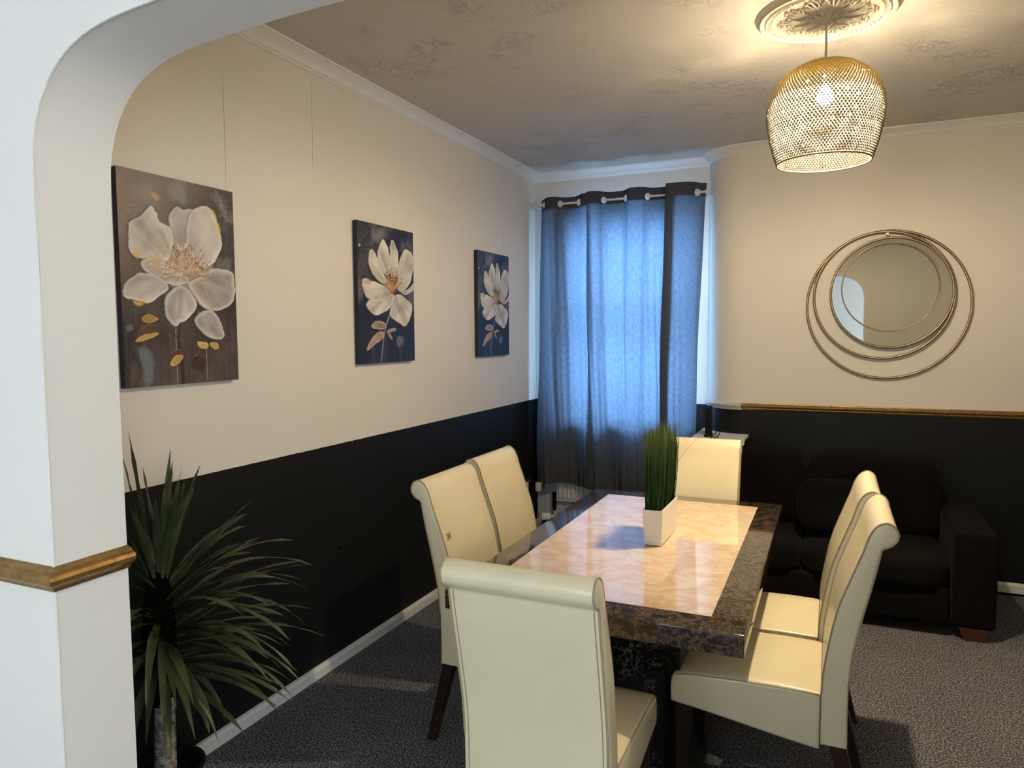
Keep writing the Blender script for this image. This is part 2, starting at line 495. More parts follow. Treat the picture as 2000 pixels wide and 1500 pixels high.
# arched dividing wall between the two rooms
archL = [(0.60, 0), (0.60, 1.02), (0.598, 1.5), (0.60, 1.86)] + [tuple(p) for p in catmull([(0.60, 1.92), (0.604, 2.0), (0.618, 2.06), (0.652, 2.125), (0.72, 2.187), (0.83, 2.226), (1.0, 2.243), (1.2, 2.254), (1.545, 2.262)], 5)]
archR = [(3.09 - x, z) for x, z in reversed(archL[:-1])]
outline = archL + archR + [(W, 0), (W, ZC), (0, ZC), (0, 0)]
bm = bmesh.new()
fr = [bm.verts.new((x, Y0, z)) for x, z in outline]; bk = [bm.verts.new((x, Y1, z)) for x, z in outline]
n = len(outline)
for i in range(n):
    f = bm.faces.new((fr[i], fr[(i + 1) % n], bk[(i + 1) % n], bk[i])); f.smooth = True
ff = bm.faces.new(fr); fb = bm.faces.new(bk[::-1]); fb.material_index = 1
bmesh.ops.recalc_face_normals(bm, faces=bm.faces)
edges = [e for e in bm.edges if len(e.link_faces) == 2 and ff in e.link_faces and 0.5 < sum(v.co.x for v in e.verts) / 2 < 2.6 and sum(v.co.z for v in e.verts) / 2 < 2.3]
bmesh.ops.triangulate(bm, faces=[f for f in (ff, fb)])
aw = struct('wall_arch', bm, [M['white_wall'], M['wall']], smooth=40, label='white dividing wall with a round-cornered arch opening')
# uneven filled edge of the arch (plaster bead along the corner)
pts = [(x - 0.0005 + random.uniform(-0.0012, 0.0012), Y0 + 0.0005, z) for x, z in archL[3:]]
obj('corner_bead', tube(pts, 0.0030, 6), M['white_wall'], aw, 60)
pts = [(x - 0.001 + random.uniform(-0.0008, 0.0008), Y0 + 0.0012, z) for x, z in [(0.6, z) for z in np.linspace(0, 1.84, 46)]]
obj('corner_bead', tube(pts, 0.0028, 6), M['white_wall'], aw, 60)

# room behind the camera
struct('wall_side', box((-0.12, YB, 0), (0, Y0 + 0.01, ZC)), M['white_wall'])
struct('wall_front', wall_with_hole(-0.12, W + 0.12, YB - 0.12, YB, 0.35, 1.85, 0.80, 2.45), M['white_wall'])
bm = wall_with_hole(YB, Y0 + 0.09, -W - 0.12, -W, -2.85, -0.45, 0.75, 2.45)
bmesh.ops.rotate(bm, verts=bm.verts, cent=(0, 0, 0), matrix=Matrix.Rotation(math.radians(90), 3, 'Z'))
struct('wall_entry', bm, M['white_wall'])
f = struct('window_2', box((W - 0.03, -2.90, 0.70), (W + 0.06, -0.40, 0.75), 0.006), M['trim'])
XF = W + 0.04
for lo_, hi_ in (((XF, -2.85, 0.75), (XF + 0.06, -2.78, 2.45)), ((XF, -0.52, 0.75), (XF + 0.06, -0.45, 2.45)), ((XF, -1.68, 0.82), (XF + 0.06, -1.62, 2.38)), ((XF, -2.78, 0.75), (XF + 0.06, -0.52, 0.82)), ((XF, -2.78, 2.38), (XF + 0.06, -0.52, 2.45))):
    obj('window_frame', box(lo_, hi_, 0.004), M['trim'], f)
for a, b in ((-2.78, -1.68), (-1.62, -0.52)): obj('pane', box((XF + 0.028, a, 0.82), (XF + 0.032, b, 2.38)), M['glass'], f)

f = struct('window_3', box((0.30, YB - 0.06, 0.75), (1.90, YB + 0.03, 0.80), 0.006), M['trim'])
for lo_, hi_ in (((0.35, YB - 0.10, 0.80), (0.42, YB - 0.04, 2.45)), ((1.78, YB - 0.10, 0.80), (1.85, YB - 0.04, 2.45)), ((1.07, YB - 0.10, 0.87), (1.13, YB - 0.04, 2.38)), ((0.42, YB - 0.10, 0.80), (1.78, YB - 0.04, 0.87)), ((0.42, YB - 0.10, 2.38), (1.78, YB - 0.04, 2.45))):
    obj('window_frame', box(lo_, hi_, 0.004), M['trim'], f)
for a, b in ((0.42, 1.07), (1.13, 1.78)): obj('pane', box((a, YB - 0.072, 0.87), (b, YB - 0.068, 2.38)), M['glass'], f)

# coving, rails and skirting
cov = [(0, ZC - 0.062), (0.006, ZC - 0.064), (0.010, ZC - 0.056), (0.018, ZC - 0.050), (0.024, ZC - 0.036), (0.034, ZC - 0.024), (0.048, ZC - 0.016), (0.054, ZC - 0.010), (0.062, ZC - 0.008), (0.064, ZC), (0, ZC)]
cov = [(o * 1.08, z) for o, z in cov]
t = struct('trim_1', sweep([(0, Y1), (0, YW)], cov), M['trim'], smooth=25, label='white coving along the top of the left wall')
bkp = [(0, YW), (1.36, YW)]
struct('trim_2', sweep(bkp, cov), M['trim'], smooth=25, label='white coving over the curtained window')
struct('trim_3', sweep(curve + [(W, YM)], cov), M['trim'], smooth=25, label='white coving over the mirror wall and rounded corner')
skirt = [(0, 0), (0.018, 0), (0.018, 0.040), (0.012, 0.052), (0, 0.055)]
struct('baseboard_left', sweep([(0, Y1), (0, YW)], skirt), M['trim'])
struct('baseboard_back', sweep([(0.0, YW), (1.36, YW)], skirt), M['trim'])
struct('baseboard_chimney', sweep(curve + [(W, YM)], [(0, 0.02), (0.016, 0.02), (0.016, 0.066), (0.01, 0.078), (0, 0.08)]), M['trim'])
rail = [(0, 1.070), (0.006, 1.071), (0.010, 1.076), (0.013, 1.082), (0.013, 1.088), (0.020, 1.092), (0.025, 1.100), (0.025, 1.106), (0.018, 1.110), (0.008, 1.114), (0.006, 1.119), (0, 1.120)]
struct('trim_4', sweep([(1.62, YM), (W, YM)], rail), M['gold'], smooth=25, label='thin gold dado rail above the black lower wall')
struct('trim_7', sweep(curve[:-1] + [(1.62, YM + 0.0004)], rail), M['silver_paint'], smooth=25, label='grey-white painted rail round the curved corner by the curtain')
prail = [(0, 1.036), (0.007, 1.038), (0.009, 1.046), (0.016, 1.049), (0.021, 1.055), (0.028, 1.060), (0.030, 1.070), (0.026, 1.078), (0.017, 1.082), (0.016, 1.087), (0.008, 1.089), (0.004, 1.092), (0, 1.093)]
struct('trim_5', sweep([(-0.0, Y0), (0.60, Y0), (0.60, Y1 + 0.001)], prail), M['gold'], smooth=25, label='chunky gold dado rail wrapped round the white pillar')

# sash window behind the curtain
wn = struct('window_1', box((HX0 - 0.05, YW - 0.07, HZ0 - 0.03), (HX1 + 0.05, YW + 0.10, HZ0), 0.006), M['trim'], label='white painted sash window behind the slate curtains')
YF = YW + 0.10
for lo_, hi_ in (((HX0, YF, HZ0), (HX0 + 0.06, YF + 0.08, HZ1)), ((HX1 - 0.06, YF, HZ0), (HX1, YF + 0.08, HZ1)), ((HX0 + 0.06, YF, HZ0), (HX1 - 0.06, YF + 0.08, HZ0 + 0.07)), ((HX0 + 0.06, YF, HZ1 - 0.06), (HX1 - 0.06, YF + 0.08, HZ1)), ((HX0 + 0.06, YF, 1.70), (HX1 - 0.06, YF + 0.08, 1.76))):
    obj('window_frame', box(lo_, hi_, 0.004), M['trim'], wn)
for a, b in ((HZ0 + 0.07, 1.70), (1.76, HZ1 - 0.06)):
    obj('pane', box((HX0 + 0.06, YF + 0.038, a), (HX1 - 0.06, YF + 0.042, b)), M['glass'], wn)

# ================================================================ DINING TABLE
TX0, TX1, TY0, TY1, TZ = 1.015, 1.968, 2.035, 3.700, 0.76
tb = thing('dining_table', 'dark marble dining table with a glossy cream inset top', 'table', ((TX0 + TX1) / 2, (TY0 + TY1) / 2, 0))
cx, cy = (TX0 + TX1) / 2, (TY0 + TY1) / 2
IN = 0.105
hx, hy = (TX1 - TX0) / 2, (TY1 - TY0) / 2
tag(obj('table_top', box((-hx, -hy, 0.693), (hx, hy, TZ), 0.004, 3), M['dark_marble'], tb, 40), 'glossy dark marble slab')
tag(obj('inset_panel', box((-hx + IN, -hy + IN, TZ - 0.004), (hx - IN, hy - IN, TZ + 0.0006)), M['cream_marble'], tb), 'cream and pink veined marble inset')
for s in (-1, 1):
    poly = [(0.30, 0.0), (0.30, 0.09), (0.27, 0.11), (0.24, 0.2), (0.24, 0.55), (0.28, 0.66), (0.28, 0.693)]
    prof = poly + [(-a, b) for a, b in reversed(poly)]
    bm = bmesh.new()
    y_ = s * 0.40
    A = [bm.verts.new((a, y_ - 0.11, b)) for a, b in prof]; B = [bm.verts.new((a, y_ + 0.11, b)) for a, b in prof]
    for i in range(len(prof)): bm.faces.new((A[i], A[(i + 1) % len(prof)], B[(i + 1) % len(prof)], B[i]))
    bm.faces.new(A); bm.faces.new(B[::-1]); bmesh.ops.recalc_face_normals(bm, faces=bm.faces)
    obj('pedestal', bm, M['black_marble'], tb)
obj('stretcher', box((-0.16, -0.29, 0.0), (0.16, 0.29, 0.12), 0.006), M['black_marble'], tb, 40)

# ================================================================ CHAIRS
CW = 0.42
bprof = [(0.0, .325), (0.0, .40), (0.0, .49), (.007, .583), (.037, .749), (.074, .862), (.105, .947), (.120, .995), (.138, 1.026), (.162, 1.040), (.184, 1.033), (.197, 1.012), (.193, .988), (.175, .970), (.156, .960), (.150, .935), (.137, .871), (.110, .754), (.085, .63), (.076, .532), (.074, .42), (.076, .325)]


def chair_meshes():
    body = [tuple(p) for p in catmull([(-d, z) for d, z in bprof[2:20]], 4)]
    poly = [(0.0, .328), (0.0, .40)] + body + [(-0.074, .42), (-0.076, .328)]
    back = slab_profile(poly, CW / 2, 0.008, 5)
    me_back = bpy.data.meshes.new('backrest'); back.to_mesh(me_back); back.free()

    bot = [(0.462, .372), (0.44, .368), (0.40, .364), (0.34, .356), (0.22, .338), (0.10, .320), (0.002, .308)]
    poly = [(0.002, .487), (0.03, .490), (0.12, .4905), (0.24, .488), (0.36, .482), (0.42, .477), (0.448, .470), (0.460, .456), (0.464, .43), (0.464, .395)] + bot

    def crown(x, y, z):
        if z > 0.44:
            z += 0.014 * (1 - (abs(x) / (CW / 2)) ** 3) * min(1, max(0, y) / 0.06) * min(1, (0.47 - y) / 0.10)
        k = 1 - 0.03 * max(0, y - 0.30) / 0.16
        return y, z
    seat = slab_profile(poly, CW / 2 - 0.001, 0.012, 9, crown)
    me_seat = bpy.data.meshes.new('seat'); seat.to_mesh(me_seat); seat.free()

    me_pipe, me_seam = [], []
    for s in (-1, 1):
        bm = tube([(s * (CW / 2 - 0.0035), q[0], q[1]) for q in body], 0.0030, 6)
        me = bpy.data.meshes.new('piping'); bm.to_mesh(me); bm.free(); me_pipe.append(me)
        rear = body[len(body) * 13 // 18:] + [(-0.074, .42), (-0.076, .34)]
        bm = tube([(s * (CW / 2 - 0.016), q[0] - 0.0002, q[1]) for q in rear], 0.0016, 5)
        me = bpy.data.meshes.new('back_seam'); bm.to_mesh(me); bm.free(); me_pipe.append(me)
    yy = [(0.006, .488), (0.12, .4890), (0.24, .4865), (0.36, .4805), (0.42, .4755), (0.444, .469)]
    for s in (-1, 1):
        bm = tube([(s * (CW / 2 - 0.0035), y, z - 0.0025) for y, z in yy], 0.0022, 6)
        me = bpy.data.meshes.new('seat_piping'); bm.to_mesh(me); bm.free(); me_seam.append(me)

    legs = []
    for s in (-1, 1):
        for front in (True, False):
            bm = bmesh.new(); a = 0.024
            if front: top, b_ = (s * 0.175, 0.425, 0.385), (s * 0.175, 0.425, 0.0); bw = 0.018
            else: top, b_ = (s * 0.180, -0.040, 0.36), (s * 0.180, -0.135, 0.0); bw = 0.017
            v = [bm.verts.new((top[0] + i * a, top[1] + j * a, top[2])) for i, j in ((-1, -1), (1, -1), (1, 1), (-1, 1))]
            w = [bm.verts.new((b_[0] + i * bw, b_[1] + j * bw, b_[2])) for i, j in ((-1, -1), (1, -1), (1, 1), (-1, 1))]
            for k in range(4): bm.faces.new((v[k], v[(k + 1) % 4], w[(k + 1) % 4], w[k]))
            bm.faces.new(v); bm.faces.new(w)
            bmesh.ops.recalc_face_normals(bm, faces=bm.faces)
            bmesh.ops.bevel(bm, geom=bm.edges[:], offset=0.003, segments=1, affect='EDGES')
            me = bpy.data.meshes.new('leg'); bm.to_mesh(me); bm.free(); legs.append(me)
    return me_back, me_seat, me_pipe, me_seam, legs


MB, MS, MPi, MSm, ML = chair_meshes()
ch = thing('dining_chair', '', 'chair')
b = mobj('backrest', MB, M['leather'], ch, 50); [mobj(q.name.split('.')[0], q, M['piping'], b, 180) for q in MPi]
s = mobj('seat', MS, M['leather'], ch, 50); [mobj('seat_piping', q, M['piping'], s, 180) for q in MSm]
for me in ML: mobj('leg', me, M['dark_wood'], ch)


def copy_tree(o):
    c = o.copy(); C.objects.link(c)
    for chd in list(o.children):
        d = chd.copy(); C.objects.link(d); d.parent = c
        for g in list(chd.children):
            e = g.copy(); C.objects.link(e); e.parent = d
    return c


chairs = [
    (2.166, 2.545, 90, 'cream leather scroll-back chair on the right, nearer the camera, seat fully visible'),
    (2.150, 2.990, 90, 'cream leather chair on the right, half hidden behind a matching one'),
    (0.890, 2.560, -90, 'cream leather chair on the left, nearer one with a stitched pucker in its back'),
    (0.862, 3.055, -90, 'cream leather chair on the left, farther one, next to the wall socket'),
    (1.492, 1.722, 0, 'cream leather chair seen from behind at the near end of the table'),
    (1.545, 3.715, 180, 'cream leather chair at the far end of the table, in front of the window'),
]
for i, (x, y, a, lab) in enumerate(chairs):
    o = ch if i == 0 else copy_tree(ch)
    o.location = (x, y, 0); o.rotation_euler = (0, 0, math.radians(a))
    tag(o, lab, 'chair', 'dining chairs round the marble table')
    if i == 4: o.scale = (0.965, 1, 1)
    if i == 2:
        bm = bmesh.new()
        for k in range(4):
            t_ = k * PI / 2 + PI / 4
            add_tube(bm, [(0.004 * math.cos(t_) + 0.165, -0.055, 0.004 * math.sin(t_) + 0.825), (0.015 * math.cos(t_) + 0.165, -0.056 - 0.006 * math.sin(t_), 0.015 * math.sin(t_) + 0.825)], [0.004, 0.0025], 6)
        bmesh.ops.recalc_face_normals(bm, faces=bm.faces)
        tag(obj('stitch_mark', bm, M['piping'], o, 180), 'small stitched cross pucker')

# ================================================================ PENDANT LAMP AND CEILING ROSE
LX, LY = 2.125, 3.150
rose = thing('ceiling_rose', 'round ornate plaster rose on the ceiling above the lamp', 'ceiling rose', (LX, LY, ZC))
prof = [(0.0, -0.012), (0.045, -0.012), (0.055, -0.018), (0.062, -0.012), (0.19, -0.012), (0.196, -0.020), (0.203, -0.022), (0.210, -0.014), (0.216, -0.022), (0.224, -0.026), (0.231, -0.018), (0.238, -0.024), (0.247, -0.022), (0.254, -0.012), (0.262, -0.006), (0.266, 0.0)]
tag(obj('disc', lathe([(r, -abs(z)) for r, z in prof], 72), M['plaster'], rose, 35), 'moulded disc with concentric rings')
bm = bmesh.new()
for k in range(10):                                   # centre boss: a low pointed cone of petals
    a = k * 2 * PI / 10
    add_tube(bm, [(0.012 * math.cos(a), 0.012 * math.sin(a), -0.030), (0.035 * math.cos(a), 0.035 * math.sin(a), -0.022), (0.062 * math.cos(a), 0.062 * math.sin(a), -0.014)], [0.006, 0.010, 0.003], 6)
add_lathe(bm, [(0.0, -0.052), (0.014, -0.046), (0.03, -0.026), (0.05, -0.014)], 20)
obj('centre_boss', bm, M['plaster'], rose, 60)


def acanthus():
    bm = bmesh.new()
    for (r0, r1, sp, rad) in ((0.075, 0.175, 0.0, 0.007), (0.085, 0.165, 0.13, 0.0055), (0.085, 0.165, -0.13, 0.0055), (0.10, 0.145, 0.25, 0.0055), (0.10, 0.145, -0.25, 0.0055)):
        pts = []; rr = []
        for i in range(6):
            t = i / 5; r = r0 + (r1 - r0) * t; a = sp * math.sin(t * PI * 0.62)
            pts.append((r * math.cos(a), r * math.sin(a), -0.013 - 0.006 * math.sin(PI * t))); rr.append(rad * (0.35 + 0.65 * math.sin(PI * min(1, t + 0.12))))
        add_tube(bm, pts, rr, 6)
        add_tube(bm, [(pts[-1][0], pts[-1][1], -0.010), (pts[-1][0] + 0.002, pts[-1][1], -0.024)], [0.009, 0.005], 6)
    bmesh.ops.recalc_face_normals(bm, faces=bm.faces)
    me = bpy.data.meshes.new('scroll_leaf'); bm.to_mesh(me); bm.free(); return me


ac = acanthus()
for k in range(10):
    o = mobj('scroll_leaf', ac, M['plaster'], rose, 60); o.rotation_euler = (0, 0, k * 2 * PI / 10)
bm = bmesh.new()
for k in range(60):
    a = k * 2 * PI / 60
    bmesh.ops.create_icosphere(bm, subdivisions=1, radius=0.0062, matrix=Matrix.Translation((0.2145 * math.cos(a), 0.2145 * math.sin(a), -0.021)))
tag(obj('bead_ring', bm, M['plaster'], rose, 180), None, kind='stuff')

lamp = thing('pendant_lamp', 'lit pendant lamp with a woven pearl and gold beaded dome shade', 'lamp', (LX, LY, 2.27))
bm = bmesh.new(); add_tube(bm, [(0, 0, 0.37), (0, 0, 0.45), (0, 0, 0.524)], 0.0042, 8)
obj('cord', bm, M['flex'], lamp, 180)
bm = bmesh.new(); add_lathe(bm, [(0.0, 0.375), (0.009, 0.373), (0.012, 0.36), (0.012, 0.31), (0.011, 0.297), (0.0, 0.297)], 16)
obj('lamp_holder', bm, M['plastic'], lamp, 40)
bm = bmesh.new(); add_lathe(bm, [(0.0, 0.222), (0.016, 0.226), (0.027, 0.238), (0.031, 0.254), (0.027, 0.270), (0.016, 0.286), (0.012, 0.294), (0.0, 0.294)], 20)
obj('bulb', bm, M['bulb'], lamp, 180)
sp_ = [(0.020, 0.382), (0.055, 0.378), (0.095, 0.368), (0.14, 0.343), (0.18, 0.304), (0.205, 0.258), (0.2155, 0.208), (0.213, 0.158), (0.203, 0.10), (0.190, 0.05), (0.1745, 0.0)]
cur = [tuple(p) for p in catmull(sp_, 12)]
ln = [0]
for a, b in zip(cur, cur[1:]): ln.append(ln[-1] + math.hypot(b[0] - a[0], b[1] - a[1]))
NR, NC = 54, 100
shp = []
for i in range(NR + 1):
    s_ = ln[-1] * i / NR
    j = max(k for k in range(len(ln)) if ln[k] <= s_ + 1e-9); j = min(j, len(ln) - 2)
    t = (s_ - ln[j]) / (ln[j + 1] - ln[j]); shp.append((cur[j][0] + (cur[j + 1][0] - cur[j][0]) * t, cur[j][1] + (cur[j + 1][1] - cur[j][1]) * t))
verts, faces = [], []
for dr in (-1, 1):
    for c_ in range(NC):
        base_i = len(verts)
        for i, (r, z) in enumerate(shp):
            a = 2 * PI * (c_ + dr * i * 0.5) / NC; w = 0.0010; ca, sa = math.cos(a), math.sin(a)
            for (dx, dz) in ((-w, 0), (0, w), (w, 0), (0, -w)):
                verts.append(((r + dz) * ca - dx * sa, (r + dz) * sa + dx * ca, z))
        for i in range(NR):
            for k in range(4):
                q = base_i + i * 4
                faces.append((q + k, q + (k + 1) % 4, q + 4 + (k + 1) % 4, q + 4 + k))
me = bpy.data.meshes.new('wire_lattice'); me.from_pydata(verts, [], faces)
sh = thing('lamp_shade', None, None); sh.parent = lamp
sh2 = mobj('wire_lattice', me, M['shade_wire'], sh, 180); sh2['kind'] = 'stuff'
verts, faces = [], []
rnd = random.Random(3)
octf = [(0, 2, 4), (2, 1, 4), (1, 3, 4), (3, 0, 4), (2, 0, 5), (1, 2, 5), (3, 1, 5), (0, 3, 5)]
_b = bmesh.new(); bmesh.ops.create_icosphere(_b, subdivisions=1, radius=1); icv = [v.co.copy() for v in _b.verts]; icf = [[v.index for v in f.verts] for f in _b.faces]; _b.free()
for i, (r, z) in enumerate(shp[:-1]):
    k_ = r / 0.2155
    for c_ in range(NC):
        if rnd.random() < 0.012: continue
        a = 2 * PI * (c_ + 0.5 * (i % 2)) / NC; ca, sa = math.cos(a), math.sin(a)
        sc = (0.0044 if i > NR * 0.76 else 0.0053 if i > NR * 0.5 else 0.0066) * (0.32 + 0.68 * k_); b0 = len(verts)
        for q in icv:
            verts.append(((r + q.z * 0.003) * ca - q.x * sc * sa, (r + q.z * 0.003) * sa + q.x * sc * ca, z + q.y * (0.0043 if i > NR * 0.76 else 0.0050 if i > NR * 0.5 else 0.0062)))
        faces += [tuple(b0 + x for x in f) for f in icf]
me = bpy.data.meshes.new('shade_beads'); me.from_pydata(verts, [], faces)
sb = mobj('shade_beads', me, M['shade'], sh, 180); sb['kind'] = 'stuff'
bm = bmesh.new(); add_lathe(bm, [(0.0, 0.380), (0.021, 0.380), (0.021, 0.384), (0.0, 0.386)], 36); obj('top_cap', bm, M['shade_wire'], sh, 30)
bm = bmesh.new(); add_tube(bm, [(0.1745 * math.cos(2 * PI * k / 72), 0.1745 * math.sin(2 * PI * k / 72), 0) for k in range(72)], 0.0035, 8, True)
obj('rim_ring', bm, M['shade_wire'], sh, 180)
bm = bmesh.new(); add_tube(bm, [(0.021 * math.cos(2 * PI * k / 36), 0.021 * math.sin(2 * PI * k / 36), 0.383) for k in range(36)], 0.003, 6, True)
obj('top_ring', bm, M['shade_wire'], sh, 180)

# ================================================================ CURTAINS, ROD
ZR, YR = 2.583, 5.215


def curtain(name, label, top, shift, ztop, zbot, seed, eyes):
    rnd = random.Random(seed)
    path = catmull([(p[0], p[1], 0) for p in top], 14)
    L = [0]
    for a, b in zip(path, path[1:]): L.append(L[-1] + (b - a).length)
    zs = [0.006 * q for q in range(18)]; NZ = 17 + 62; verts = []; uvs = []; n = len(path)
    ph = [rnd.uniform(0, 6.3) for _ in range(6)]
    x_l, x_r = path[0].x, path[-1].x
    for j in range(NZ + 1):
        HT = ztop[0] - zbot; t = zs[j] / HT if j < 18 else (0.102 + (HT - 0.102) * (j - 17) / 62) / HT     # 0 top .. 1 bottom
        for i, p in enumerate(path):
            u = (p.x - x_l) / (x_r - x_l)
            z0 = ztop[0] + (ztop[1] - ztop[0]) * (p.x - x_l) / (x_r - x_l)
            z = z0 + (zbot - z0) * t + (0.010 * math.sin(u * 9 + ph[0]) * t) 
            k = t ** 0.7
            x = p.x + shift[0] * k * (1 - u) + shift[1] * k * u + 0.007 * math.sin(z * 5 + p.x * 24 + ph[1]) * k
            relax = 1 - 0.45 * k
            y = YR + (p.y - YR) * relax + 0.010 * k * math.sin(p.x * 36 + z * 2.2 + ph[2]) + 0.005 * k * math.sin(p.x * 85 + z * 3.7 + ph[3]) + 0.003 * k * math.sin(p.x * 160 + z * 6 + ph[4])
            y -= 0.012 * k
            verts.append((x, y, z)); uvs.append((L[i], z))
    faces = [(j * n + i, j * n + i + 1, (j + 1) * n + i + 1, (j + 1) * n + i) for j in range(NZ) for i in range(n - 1)]
    def holed(fs, vv): return [f for f in fs if min((Vector([sum(vv[i][c] for i in f) / 4 for c in range(3)]) - Vector((e, YR, ZR))).length for e in eyes) > 0.024]
    faces = holed(faces, verts)
    me = bpy.data.meshes.new(name); me.from_pydata(verts, [], faces)
    uvl = me.uv_layers.new(name='UVMap')
    li = np.empty(len(me.loops), dtype=np.int32); me.loops.foreach_get('vertex_index', li)
    uvl.data.foreach_set('uv', np.array(uvs, dtype=np.float32)[li].ravel())
    o = mobj(name, me, M['curtain'], None, 180)
    tag(o, label, 'curtain', 'slate grey curtains at the window')
    # doubled header band and hem: a second layer of the same cloth just in front
    for nm, j0, j1 in (('header_band', 0, 15), ('hem', NZ - 2, NZ)):
        vs = [(x, y - 0.0035, z) for (x, y, z) in verts[j0 * n:(j1 + 1) * n]]
        fs = [(j * n + i, j * n + i + 1, (j + 1) * n + i + 1, (j + 1) * n + i) for j in range(j1 - j0) for i in range(n - 1)]
        fs = holed(fs, vs)
        m2 = bpy.data.meshes.new(nm); m2.from_pydata(vs, [], fs)
        uvl = m2.uv_layers.new(name='UVMap'); li = np.empty(len(m2.loops), dtype=np.int32); m2.loops.foreach_get('vertex_index', li)
        uvl.data.foreach_set('uv', np.array(uvs[j0 * n:(j1 + 1) * n], dtype=np.float32)[li].ravel())
        mobj(nm, m2, M['curtain'], o, 180)
    for e in eyes:
        q = min(range(1, n - 1), key=lambda i: abs(path[i].x - e) + abs(path[i].y - YR) * 0.5); d = (path[q + 1] - path[q - 1]).normalized(); d = Vector((abs(d.x) + 0.9, d.y, 0)).normalized()
        pts = [(0.0225 * math.cos(2 * PI * i / 24) * d.x, 0.0225 * math.cos(2 * PI * i / 24) * d.y, 0.0225 * math.sin(2 * PI * i / 24)) for i in range(24)]
        k_ = obj('eyelet', tube(pts, 0.0042, 8, True), M['plastic'], o, 180); k_.location = (e, YR, ZR)
    return o


leftc = curtain('curtain', 'slate grey curtain panel on the left, beside the left wall',
                [(0.095, 5.262), (0.135, 5.215), (0.165, 5.172), (0.197, 5.165), (0.230, 5.175), (0.258, 5.215), (0.30, 5.25), (0.336, 5.257), (0.378, 5.25), (0.415, 5.215), (0.445, 5.178), (0.50, 5.172), (0.515, 5.185)],
                (-0.035, 0.03), (2.628, 2.640), 0.43, 5, (0.136, 0.257, 0.413))
rightc = curtain('curtain', 'slate grey curtain panel on the right, with a dark doubled fold',
                 [(0.487, 5.160), (0.53, 5.150), (0.575, 5.172), (0.603, 5.215), (0.645, 5.25), (0.69, 5.256), (0.735, 5.25), (0.776, 5.215), (0.80, 5.178), (0.853, 5.165), (0.905, 5.178), (0.93, 5.215), (0.965, 5.25), (1.01, 5.256), (1.055, 5.248), (1.10, 5.215), (1.135, 5.185), (1.14, 5.165), (1.095, 5.158), (1.078, 5.148), (1.10, 5.138), (1.16, 5.146), (1.23, 5.16), (1.262, 5.18), (1.284, 5.215), (1.315, 5.25), (1.345, 5.262)],
                 (0.005, -0.075), (2.645, 2.652), 0.415, 9, (0.602, 0.775, 0.929, 1.100, 1.283))


rod = thing('curtain_rod', 'thin white curtain rod threaded through the eyelets', 'curtain rod', (0, YR, ZR))
bm = bmesh.new(); add_tube(bm, [(0.035, 0, 0), (1.37, 0, 0)], 0.0085, 12); obj('pole', bm, M['plastic'], rod, 60)
for x in (0.05, 1.358):
    obj('bracket', box((x - 0.008, 0.0, -0.012), (x + 0.008, YW - YR, 0.012), 0.003), M['plastic'], rod)
    bm = bmesh.new(); add_tube(bm, [(x - 0.018, 0, 0), (x + 0.018, 0, 0)], 0.014, 12); obj('end_cap', bm, M['plastic'], rod, 40)

# ================================================================ UNDER THE WINDOW
rad = thing('radiator', 'white ribbed radiator below the window, mostly behind the curtains', 'radiator', (0, 0, 0))
bm = bmesh.new()
add_box(bm, (0.20, 5.275, 0.275), (1.15, 5.325, 0.82), 0.006)
obj('panel', bm, M['radiator'], rad, 40)
bm = bmesh.new(); x = 0.235
while x < 1.13:
    add_box(bm, (x - 0.011, 5.262, 0.30), (x + 0.011, 5.276, 0.80), 0.005, 1); x += 0.036
for f in bm.faces: pass
obj('ribs', bm, M['radiator'], rad, 40)['kind'] = 'stuff'
bm = bmesh.new(); add_tube(bm, [(0.178, 5.29, 0.0), (0.178, 5.29, 0.20)], 0.0075, 10); obj('pipe', bm, M['trim'], rad, 60)
bm = bmesh.new(); add_tube(bm, [(0.178, 5.29, 0.19), (0.178, 5.29, 0.21), (0.178, 5.29, 0.225), (0.178, 5.29, 0.32), (0.178, 5.29, 0.34)], [0.009, 0.013, 0.017, 0.016, 0.019], 12)
tag(obj('valve', bm, M['black_plastic'], rad, 60), 'black radiator valve')
struct('trim_6', box((0.02, YW - 0.035, 0.055), (0.32, YW - 0.019, 0.44), 0.003), M['board'], label='grey boarding in the corner under the window')

sock = thing('wall_socket', 'white double wall socket low on the left wall by the curtain', 'socket', (0, 5.165, 0.385))
obj('faceplate', box((0, -0.03, -0.052), (0.010, 0.055, 0.052), 0.003), M['plastic'], sock)
plug = thing('power_adapter', 'black power adapter plugged into the low wall socket', 'adapter', (0.010, 5.185, 0.385))
obj('body', box((0, -0.028, -0.045), (0.055, 0.034, 0.055), 0.006), M['black_plastic'], plug, 40)
bm = bmesh.new(); add_tube(bm, [tuple(p) for p in catmull([(0.03, 0.02, -0.04), (0.05, 0.03, -0.12), (0.06, 0.04, -0.24), (0.10, 0.02, -0.32), (0.16, -0.03, -0.345)], 6)], 0.0025, 6)
obj('cable', bm, M['black_plastic'], plug, 180)
pl2 = thing('plug', 'small cream plug beside the black adapter near the curtain', 'plug', (0.092, 5.17, 0.40))
obj('body', box((-0.020, -0.02, -0.035), (0.020, 0.02, 0.035), 0.005), M['cream_plastic'], pl2, 40)
bm = bmesh.new(); add_tube(bm, [tuple(p) for p in catmull([(0, 0, -0.03), (0.015, 0.0, -0.12), (0.03, -0.01, -0.24), (0.09, -0.03, -0.33), (0.15, -0.06, -0.385)], 6)], 0.0022, 6)
obj('cable', bm, M['board'], pl2, 180)
ext = thing('extension_lead', 'white extension lead on its edge against the left wall in the corner', 'extension lead', (0.042, 5.12, 0.0), math.radians(90))
obj('body', box((-0.16, -0.02, 0.0), (0.16, 0.02, 0.115), 0.008), M['plastic'], ext, 40)
